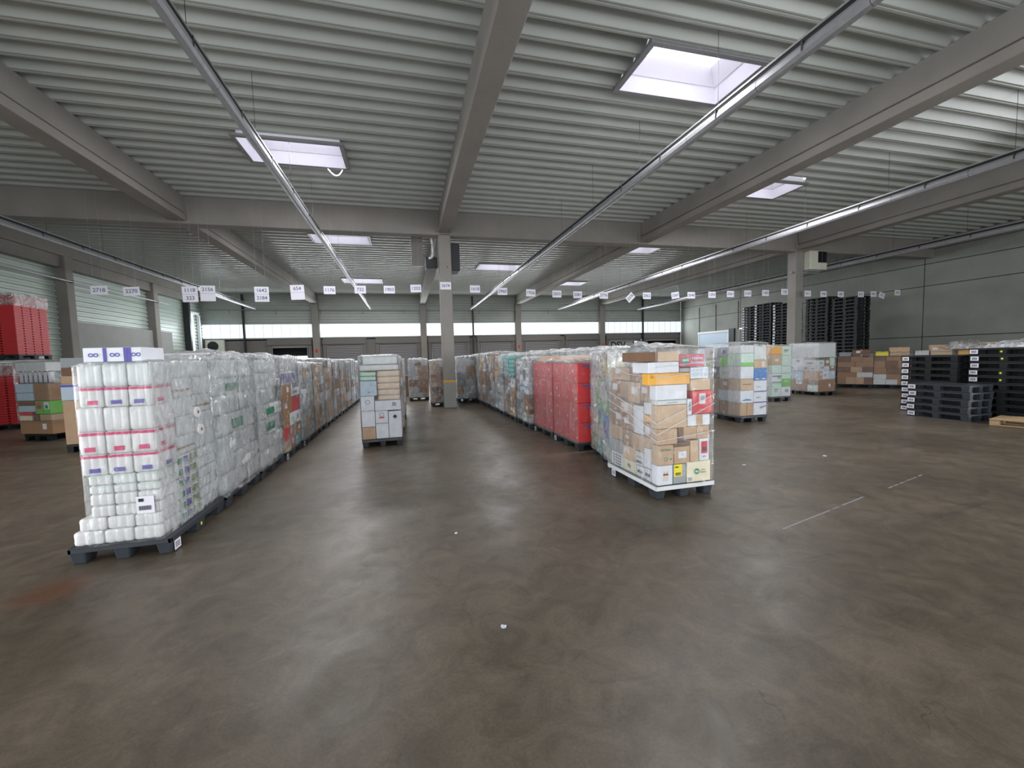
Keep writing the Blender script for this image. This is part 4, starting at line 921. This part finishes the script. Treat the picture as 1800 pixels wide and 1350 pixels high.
for j, (x, y, rz, nm, pal, fc, H) in enumerate(MIDL):
    T = TR(x, y, 0, rz); plastic_pallet('plastic_pallet', T, M_palletb, 'black plastic pallet under the ' + nm, 'pallets of the middle aisle', 1)
    auto_load(T, 'x', pal, 120 + j, fc, H, individual=False); film(T, .8, 1.2, .14, H + .2, 'film around the ' + nm, 130 + j, [F_light, F_heavy], None, .05, 14, 24, .05)
carton(TR(.0, 20.5), (-.3, .3, -.3, .3, .0, 1.0), 'darkbrown', 'dark reddish brown carton standing far back between the rows', 'lone cartons', 'F', 0)

# ------------------------------------------------------------------ right side loads
def C2(T, x0, x1, y0, y1, z0, z1, c, what, ld, faces='F', deco=0): return carton(T, (x0, x1, y0, y1, z0, z1), c, what + ', ' + ld, 'cartons of the ' + ld, faces, deco, random.Random(int(z0 * 997 + x0 * 31)))
T = TR(8.22, 8.86, 0); ld = 'isolated load with the bright blue carton'; plastic_pallet('plastic_pallet', T, M_pallet, 'dark plastic pallet under the isolated load with the bright blue carton', 'pallets of the right side', 2)
k_ = 1.66 / 640
def zz(a): return .17 + (945 - a) * 1.72 / 795
F2 = [(-.39, -.0, 800, 945, 'kraft', 'kraft carton pair, bottom front corner'), (-.39, .0, 658, 798, 'white', 'white carton with blue arc'), (-.39, .0, 528, 656, 'tan', 'tan carton with a dark line'), (-.39, .0, 386, 526, 'white', 'white carton, plain'), (-.39, .0, 240, 384, 'palegreen', 'white and green carton'), (-.39, .0, 150, 238, 'offwhite', 'pale carton under the top film'),
      (.005, .39, 805, 945, 'white', 'white carton with grey script, bottom front'), (.005, .39, 682, 803, 'white', 'white carton, second up'), (.005, .39, 552, 680, 'white', 'white carton, third up'), (.005, .39, 416, 550, 'blue', 'bright blue carton'), (.005, .39, 318, 414, 'tan', 'tan carton with white label'), (.005, .36, 165, 316, 'offwhite', 'big pale carton at the top front')]
for (x0, x1, a, b, c, what) in F2:
    o = C2(T, x0, x1, -.59, -.19, zz(b), zz(a), c, what, ld); h = zz(a) - zz(b)
    if 'arc' in what:
        q = MB(); q.poly([(.19 * math.cos(t_ / 12 * math.pi), -.2, .0 + .09 * math.sin(t_ / 12 * math.pi)) for t_ in range(13)]); q.build('blue_arc', KC['blue'], o); face_quad(o, 'F', -.17, .17, .0, .05, M_paper, 'white_panel', .008)
    if 'dark line' in what: face_quad(o, 'F', -.12, .12, h * .5, h * .56, KC['darkbrown'], 'flap_slot')
    if c == 'palegreen': face_quad(o, 'F', -.19, .19, 0, .09, KC['green'], 'green_band')
    if 'pair' in what: face_quad(o, 'F', -.004, .004, 0, h, KC['darkbrown'], 'gap_line')
    if 'label' in what: face_quad(o, 'F', .04, .12, .03, .16, M_paper, 'address_label')
    if 'script' in what: face_text(o, 'F', 'Sense', .08, KC['darkgrey'], .08, .2, 0, .004, .3)
    if ' up' in what: face_quad(o, 'F', -.19, .19, 0, .02, KC['purple'], 'base_stripe'); face_text(o, 'F', 'paper', .06, KC['grey'], -.05, .13)
    if c == 'blue': face_quad(o, 'F', -.14, -.05, .02, .05, KC['beige'], 'print'); face_quad(o, 'F', .05, .14, .02, .05, KC['beige'], 'print')
SD = [(-.19, .1, .17, .5, 'brown', 'brown carton'), (.105, .35, .17, .52, 'brown', 'brown carton, darker'), (.355, .59, .17, .42, 'white', 'white carton low at far end'), (-.19, .15, .505, .78, 'lightblue', 'pale blue white carton'), (.155, .36, .53, 1.05, 'brown', 'tall brown carton'), (.365, .59, .43, .72, 'offwhite', 'pale carton'), (-.19, .15, .785, 1.05, 'brown', 'brown carton in the middle'),
      (.365, .59, .73, 1.05, 'palegreen', 'pale green white carton'), (-.19, .1, 1.055, 1.36, 'offwhite', 'pale carton in the upper middle'), (.105, .36, 1.06, 1.36, 'darkgrey', 'dark grey carton with a label'), (.365, .59, 1.06, 1.3, 'white', 'white carton with picture'), (-.19, .1, 1.365, 1.62, 'green', 'green carton'), (.105, .36, 1.365, 1.62, 'grey', 'grey carton with black print'), (.365, .59, 1.31, 1.6, 'green', 'green and grey carton'),
      (-.19, .2, 1.625, 1.86, 'grey', 'grey carton with round blue mark'), (.205, .59, 1.61, 1.84, 'offwhite', 'pale carton, top far end')]
for (y0, y1, z0, z1, c, what) in SD:
    o = C2(T, -.39, -.05, y0, y1, z0, z1, c, what + ' on the side', ld, 'L', 1)
    if 'label' in what: face_quad(o, 'L', -.08, .02, .15, .24, M_paper, 'address_label')
    if 'round' in what: q = MB(); q.tube((-.17, -.05, .12), (-.173, -.05, .12), .06, 18); q.build('round_mark', KC['purple'], o)
film(T, .8, 1.2, .13, 1.95, 'clear film around the isolated load with the bright blue carton', 201, [F_clear, F_veil, F_light], [0, 0, 0, 1], .02, 20, 40, .03)
T = TR(12.28, 11.8, 0); ld = 'load behind the blue-carton one'; plastic_pallet('plastic_pallet', T, M_pallet, 'dark plastic pallet under the load behind the blue-carton one', 'pallets of the right side', 1)
for (x0, x1, z0, z1, c, what) in [(-.39, .0, .17, .62, 'palegreen', 'pale carton with green lines, bottom corner'), (-.39, .0, .625, .95, 'white', 'white carton with dark green frame'), (-.39, .0, .955, 1.25, 'palegreen', 'pale green carton'), (-.39, .0, 1.255, 1.6, 'tan', 'tan carton'), (-.39, .0, 1.605, 1.85, 'orange', 'orange printed carton at the top'),
      (.005, .39, .17, .5, 'white', 'white carton with violet print'), (.005, .39, .505, .95, 'palegreen', 'white and bright green carton'), (.005, .39, .955, 1.2, 'palegreen', 'pale green carton, middle'), (.005, .39, 1.205, 1.55, 'palegreen', 'pale green carton, upper'), (.005, .39, 1.555, 1.88, 'palegreen', 'pale green carton, top')]:
    o = C2(T, x0, x1, -.59, -.1, z0, z1, c, what, ld, 'F', 1)
    if 'bright green' in what: face_quad(o, 'F', -.19, .19, .0, .26, KC['green'], 'green_band'); face_text(o, 'F', 'AA', .14, M_paper, 0, .18)
    if 'frame' in what: face_quad(o, 'F', -.19, .19, .22, .26, KC['darkgreen'], 'frame_print'); face_quad(o, 'F', -.19, .19, .02, .05, KC['darkgreen'], 'frame_print')
for (y0, y1, z0, z1, c, what) in [(-.1, .58, .17, .6, 'white', 'white carton low'), (-.1, .58, .605, .95, 'lightblue', 'bluish carton'), (-.1, .58, .955, 1.5, 'brown', 'brown carton'), (-.1, .58, 1.505, 1.85, 'tan', 'tan carton')]: C2(T, -.39, -.0, y0, y1, z0, z1, c, what + ' on the side', ld, 'L', 1)
film(T, .8, 1.2, .13, 1.9, 'film around the load behind the blue-carton one', 202, [F_clear, F_veil, F_light], [0, 0, 0, 1], .03, 14, 28, .03)
T = TR(15.12, 12.5, 0); ld = 'load with a brown cardboard collar'; plastic_pallet('plastic_pallet', T, M_palletb, 'black plastic pallet under the load with a brown cardboard collar', 'pallets of the right side', 1)
auto_load(T, 'load with a brown cardboard collar', ['white', 'kraft', 'brown', 'white', 'offwhite', 'palegreen', 'lightblue'], 210, 'FL', 1.25)
C2(T, -.4, .4, -.6, .6, 1.42, 1.95, 'offwhite', 'wide pale carton filling the top', ld, 'FL', 0)
o = C2(T, -.405, .405, -.606, .606, .165, .6, 'brown', 'brown cardboard collar round the bottom', ld, 'F', 0); face_quad(o, 'F', .1, .18, .15, .27, M_paper, 'address_label')
film(T, .81, 1.22, .13, 1.97, 'pinkish clear film around the load with a brown cardboard collar', 203, [F_clear, F_veil, F_light], [0, 0, 0, 1], .03, 14, 28, .03)
a = math.atan2(-.8, .6)
for j in range(4):
    cx, cy_ = 18.55 + .62 * .6 + j * .73, 14.15 - .62 * .8 - j * .96; T = TR(cx + .32, cy_ + .24, 0, a + math.pi / 2)
    nm = 'brown load against the concrete wall, %s from the column' % NTH[j]
    plastic_pallet('plastic_pallet', T, M_palletb, 'black plastic pallet under the ' + nm, 'pallets by the right wall', 1); auto_load(T, 'x', ['brown', 'brown', 'darkbrown', 'darkbrown', 'kraft', 'offwhite', 'brown'], 220 + j, 'L', 1.2, individual=False)
    c = ['darkbrown', 'kraft', 'tan', 'kraft'][j]
    carton(T, (-.36, .2, -.5, .1, 1.37, 1.65 + .06 * j), c, '%s carton, upper, on the %s' % (CN[c], nm), 'top cartons by the right wall', 'L', 1)
    c = ['grey', 'yellow', 'offwhite', 'orange'][j]
    carton(T, (-.36, .2, .14, .55, 1.37, 1.55), c, '%s carton, upper, on the %s' % (CN[c], nm), 'top cartons by the right wall', 'L', 0)
    film(T, .8, 1.2, .13, 1.5, 'thin film around the ' + nm, 230 + j, [F_clear, F_light], None, .03, 12, 20, .05)
T = TR(6.5, 9.6, 0); plastic_pallet('plastic_pallet', T, M_pallet, 'dark pallet between the yellow-notice load and the blue-carton load', 'pallets of the right side', 1)
auto_load(T, 'x', BROWN, 240, 'F', 1.6, individual=False); film(T, .8, 1.2, .14, 1.82, 'film around the brown load behind the yellow-notice load', 241, [F_light, F_heavy], None, .05, 12, 20, .05)

# ------------------------------------------------------------------ pallet stacks
def pstack(x, y, n_, rz, what, grp, m_=M_palletb, side='L', dots=(), lab=True, detail=1, tilt=0.0, rnd=random.Random(9), lx=.5):
    for i in range(n_):
        pos = 'topmost' if i == n_ - 1 else ORDW[i] + ' up' if i else 'lowest'
        T = TR(x + rnd.uniform(-.012, .012), y + rnd.uniform(-.012, .012), i * .1665, rz)
        o = plastic_pallet('plastic_pallet', T, m_, 'black pallet, %s, in the %s' % (pos, what), grp, detail)
        if lab:
            xx = -.402 if side == 'L' else .402; q = LABELS.get(side)
            if q is None:
                mb = MB(); mb.box(xx - .002, xx + .002, lx - .075, lx + .075, .03, .13); q = LABELS[side] = mb.mesh('barcode_label', M_paper)
                mb = MB()
                for j in range(6): mb.box(xx - .004, xx + .004, lx - .045 + j * .016, lx - .037 + j * .016, .055, .105)
                LABELS[side + 'b'] = mb.mesh('barcode', M_dark)
            l_ = bpy.data.objects.new('barcode_label', q); COL.objects.link(l_); l_.parent = o
            if n_ <= 12: b_ = bpy.data.objects.new('barcode', LABELS[side + 'b']); COL.objects.link(b_); b_.parent = l_
        if i in dots: mb = MB(); mb.tube((-.402, .02, .08), (-.406, .02, .08), .022, 10); mb.build('dot_sticker', M_yellowdot, o)
LABELS = {}
pstack(12.72, 7.02, 5, 0, 'low stack next to the wooden pallet', 'low stack of black pallets', M_pallet)
pstack(13.6, 7.72, 9, 0, 'stack just behind the lowest stack', 'middle stack of black pallets')
pstack(13.78, 6.42, 10, 0, 'stack under the green film', 'right stack of black pallets', dots=(5, 6, 8, 9))
for j, (x, y, n_) in enumerate([(21.1, 18.95, 26), (21.15, 20.3, 27), (21.6, 21.7, 27), (20.9, 16.75, 26), (20.95, 15.4, 25)]):
    wh = ['first tall stack doorward of the heater column', 'second tall stack doorward of the heater column', 'third tall stack doorward of the heater column', 'dark tall stack beside the heater column', 'dark tall stack one beyond the heater column'][j]
    pstack(x, y, n_, 0, wh, 'pallets of the ' + wh, lab=j < 3)
t = empty('film_bundle', TR(13.7, 6.3, 1.67), 'loose bundle of clear and green film on the dotted pallet stack', 'plastic film')
m = MB(); m.box(-.3, .1, -.3, .45, .0, .06); m.build('white_sheet', KC['white'], t, bevel=.02)
def heap(nm, par, mt, sx, sy, sz, seed, loc=(0, 0, 0)):
    m = MB(); N1, N2 = 18, 8
    for j in range(N2 + 1):
        for i in range(N1):
            a_ = 2 * math.pi * i / N1; ph = math.pi / 2 * j / N2; q = Vector((math.cos(a_) * 2 + seed, math.sin(a_) * 2, ph * 2)); k = 1 + .35 * noise.noise(q) + .2 * noise.noise(q * 2.3)
            m.v.append((loc[0] + sx * math.cos(a_) * math.cos(ph) * k, loc[1] + sy * math.sin(a_) * math.cos(ph) * k, loc[2] + sz * math.sin(ph) * k))
    for j in range(N2):
        for i in range(N1): m.f.append((j * N1 + i, j * N1 + (i + 1) % N1, (j + 1) * N1 + (i + 1) % N1, (j + 1) * N1 + i)); m.m.append(0); m.smooth.append(True)
    return m.build(nm, mt, par)
heap('clear_film', t, F_heavy, .38, .55, .16, 2); heap('green_film', t, KC['green'], .3, .3, .14, 5, (.0, -.62, 0))
t = empty('film_bundle.001', TR(20.6, 10.9, 1.6), 'crumpled clear film on a brown load by the concrete wall', 'plastic film'); heap('clear_film', t, F_heavy, .5, .6, .3, 8)
# wooden pallet
t = empty('wooden_pallet', TR(12.78, 5.55, 0, .25), 'pale wooden pallet on the floor beside the black stacks', 'pallet')
for j in range(5): m = MB(); m.box(-.6, .6, -.4 + j * .1775, -.4 + j * .1775 + (.12 if j % 2 == 0 else .09), .122, .144); m.build('deck_board', M_wood, t, bevel=.003, T=TR(0, 0, 0, math.pi / 2))
for j in range(3): m = MB(); m.box(-.6 + j * .5275, -.6 + j * .5275 + .145, -.4, .4, .1, .122); m.build('cross_board', M_wood, t, bevel=.003, T=TR(0, 0, 0, math.pi / 2))
for i in range(3):
    m = MB(); m.box(-.6, .6, -.4 + i * .35, -.3 + i * .35, 0, .022); m.build('bottom_board', M_wood, t, bevel=.003, T=TR(0, 0, 0, math.pi / 2))
    for j in range(3): m = MB(); m.box(-.6 + j * .5275, -.6 + j * .5275 + .145, -.4 + i * .35, -.3 + i * .35, .022, .1); m.build('block', M_wood, t, bevel=.003, T=TR(0, 0, 0, math.pi / 2))

# ------------------------------------------------------------------ far left: red tray stacks and two loads
mb = MB(); mb.box(-.17, .17, -.125, .125, 0, .03).box(-.198, .198, -.15, .15, .026, .048); tray = mb.mesh('flat_red_crate', KC['crate'])
for lv in range(2):
    for pc, px in ((0, -11.55), (1, -12.45)):
        if lv == 1 and pc == 1: pass
        T = TR(px, 16.2 - .0 * pc, 2.08 * lv, 0)
        wh = '%s red crate load by the wall column' % ['lower', 'upper'][lv] if pc == 0 else '%s red crate load further along the wall' % ['lower', 'upper'][lv]
        plastic_pallet('plastic_pallet', T, M_palletb, 'black plastic pallet under the ' + wh, 'pallets of the red crate loads', 1)
        cols = [(.2, -.45), (.2, -.15), (.2, .15), (.2, .45), (-.2, -.45)] if pc == 0 else [(.2, -.45)]
        for ci, (cx, cy_) in enumerate(cols):
            for i in range(23):
                z = PH + i * .0765
                o = bpy.data.objects.new('flat_red_crate', tray); COL.objects.link(o); o.matrix_world = T @ Matrix.Translation((cx, cy_, z))
                o.scale = (1, 1, 1.45)
                tag(o, 'flat red plastic crate stacked in the ' + wh, 'crate', 'flat red crates in the ' + wh)
        film(T, .8, 1.2, PH + 1.45, PH + 1.82, 'film round the top of the ' + wh, 250 + lv * 2 + pc, [F_light, F_light], None, .03, 12, 10, .02)
T = TR(-8.72, 13.35, 0, -.42); ld = 'mixed load before the red crates'
plastic_pallet('plastic_pallet', T, M_palletb, 'black plastic pallet under the mixed load before the red crates', 'pallets on the left side', 1)
for (x0, x1, z0, z1, c, what) in [(-.52, .5, .17, .5, 'brown', 'wide brown carton at the bottom'), (-.52, -.12, .505, .63, 'cream', 'flat carton of cream cans'), (-.5, -.1, .635, .72, 'red', 'flat red and white carton'), (-.08, .12, .505, .66, 'darkbrown', 'small dark carton'),
      (.13, .5, .505, .66, 'kraft', 'kraft carton beside the dark one'), (-.52, .0, .725, .88, 'lightblue', 'flat bluish carton'), (.02, .25, .67, 1.0, 'green', 'green carton with arched pink arched label'), (.26, .49, .67, 1.0, 'green', 'green carton with arched white label'), (-.52, .0, .885, 1.0, 'darkbrown', 'flat dark carton'),
      (-.54, .0, 1.005, 1.2, 'lightblue', 'bluish carton, lower'), (-.56, .0, 1.205, 1.42, 'lightblue', 'bluish carton, upper'), (.02, .5, 1.005, 1.42, 'brown', 'brown carton in the upper middle')]:
    o = C2(T, x0, x1, -.59, -.1, z0, z1, c, what, ld, 'F', 0)
    if 'arched' in what: face_quad(o, 'F', -.08, .08, .12, .3, M_paper if 'pink' not in what else KC['pinkred'], 'arched_label'); face_quad(o, 'F', -.04, .04, .14, .22, KC['darkgreen'], 'print', .005)
    if 'wide' in what: face_quad(o, 'F', .2, .32, .12, .26, M_paper, 'address_label')
for j in range(7):
    t = empty('bottle', T @ Matrix.Translation((-.46 + j * .15, -.5, 1.43)), 'dark bottle with white label, %s in the row before the red crates' % NTH[j], 'bottle', 'bottles on the mixed load before the red crates')
    m = MB(); m.tube((0, 0, 0), (0, 0, .2), .05, 12).tube((0, 0, .2), (0, 0, .3), .02, 8); m.build('body', KC['darkgrey'], t)
    m = MB(); m.tube((.0, 0, .02), (0, 0, .28), .0515, 5); m.build('label_paper', KC['white'], t, T=Matrix.Translation((.03, .0, 0)))
C2(T, -.5, .45, -.58, -.1, 1.74, 1.95, 'offwhite', 'pale wrapped carton on the very top', ld, 'F', 0)
film(T, 1.06, 1.2, .45, 1.97, 'film around the mixed load before the red crates', 260, [F_clear, F_light], None, .03, 12, 20, .03)
T = TR(-6.62, 11.3, 0, 0); plastic_pallet('plastic_pallet', T, M_palletb, 'black plastic pallet under the brown load behind the toilet rolls', 'pallets on the left side', 1)
ld = 'brown load behind the toilet rolls'
C2(T, -.4, .4, -.6, .1, .17, 1.1, 'kraft', 'tall plain kraft carton', ld, 'F', 1); o = C2(T, -.42, .4, -.58, .1, 1.105, 1.45, 'lightblue', 'bluish white carton', ld, 'F', 0)
face_quad(o, 'F', -.41, .39, .28, .33, KC['purple'], 'purple_stripe')
C2(T, -.4, .4, -.58, .1, 1.455, 1.62, 'kraft', 'flat kraft carton', ld, 'F', 1); C2(T, -.38, .4, -.58, .1, 1.625, 1.8, 'darkbrown', 'dark carton of cans', ld, 'F', 0); C2(T, -.38, .4, -.58, .1, 1.805, 2.0, 'grey', 'grey wrapped carton', ld, 'F', 0)
t = empty('wooden_plank', TR(-11.6, 21.6, 0, 0), 'reddish brown plank leaning by the grey wall plinth', 'plank'); m = MB(); m.box(-.05, .05, -.02, .02, 0, 2.6, tm=Matrix.Rotation(-.25, 4, 'Y')); m.build('board', KC['darkbrown'], t)
t = empty('covered_table', TR(-9.9, 25.2, 0), 'long dark bench with white bundles on top in the far corner', 'bench')
m = MB(); m.box(-2.2, 1.3, -.5, .5, 2.02, 2.12); m.build('top', M_black, t)
for x in (-2.1, 1.2): m = MB(); m.box(x - .06, x + .06, -.45, .45, 0, 2.02); m.build('leg', M_steel, t)
t = empty('cloth_bundle', TR(-9.1, 25.0, 2.12), 'white bundle lying on the dark bench in the far corner', 'bundle'); heap('bundle_cloth', t, KC['beige'], .7, .4, .3, 3)

# remaining far cartons, too many and too small to tell apart
ro = REST.build('far_cartons', [KC[c] for c in REST_M]); tag(ro, 'mass of brown and white cartons inside the distant wrapped loads', 'boxes', None, 'stuff')
# litter on the floor
r = random.Random(2)
for j, (x, y, s) in enumerate([(.55, 2.55, .02), (.42, 4.1, .016), (5.0, 5.2, .03), (6.6, 5.2, .03)]):
    m = MB(); m.poly([(x + s * math.cos(t_), y + s * r.uniform(.5, 1.2) * math.sin(t_), .004 + .006 * r.random()) for t_ in [i * math.pi / 3 for i in range(6)]])
    m.poly([(x + s * math.cos(t_), y + s * math.sin(t_), .001) for t_ in [i * math.pi / 3 for i in range(6)]])
    tag(m.build('paper_scrap', M_paper), ['white paper scrap on the floor in front of the camera', 'small white scrap between the two rows', 'pale scrap before the blue-carton load', 'pale scrap farther along before the blue-carton load'][j], 'litter')
for j, (x0, y0, x1, y1) in enumerate([(3.55, 3.2, 5.2, 3.62), (5.8, 3.75, 6.8, 4.0)]):
    m = MB(); K = 26
    for i in range(K):
        if r.random() < .25: continue
        u0, u1 = i / K, (i + .8) / K; m.box(x0 + (x1 - x0) * u0, x0 + (x1 - x0) * u1, y0 + (y1 - y0) * u0 - .006, y0 + (y1 - y0) * u0 + .006, .0005, .0015)
    tag(m.build('trim_%d' % (90 + j), KC['grey']), None, None, None, 'structure')
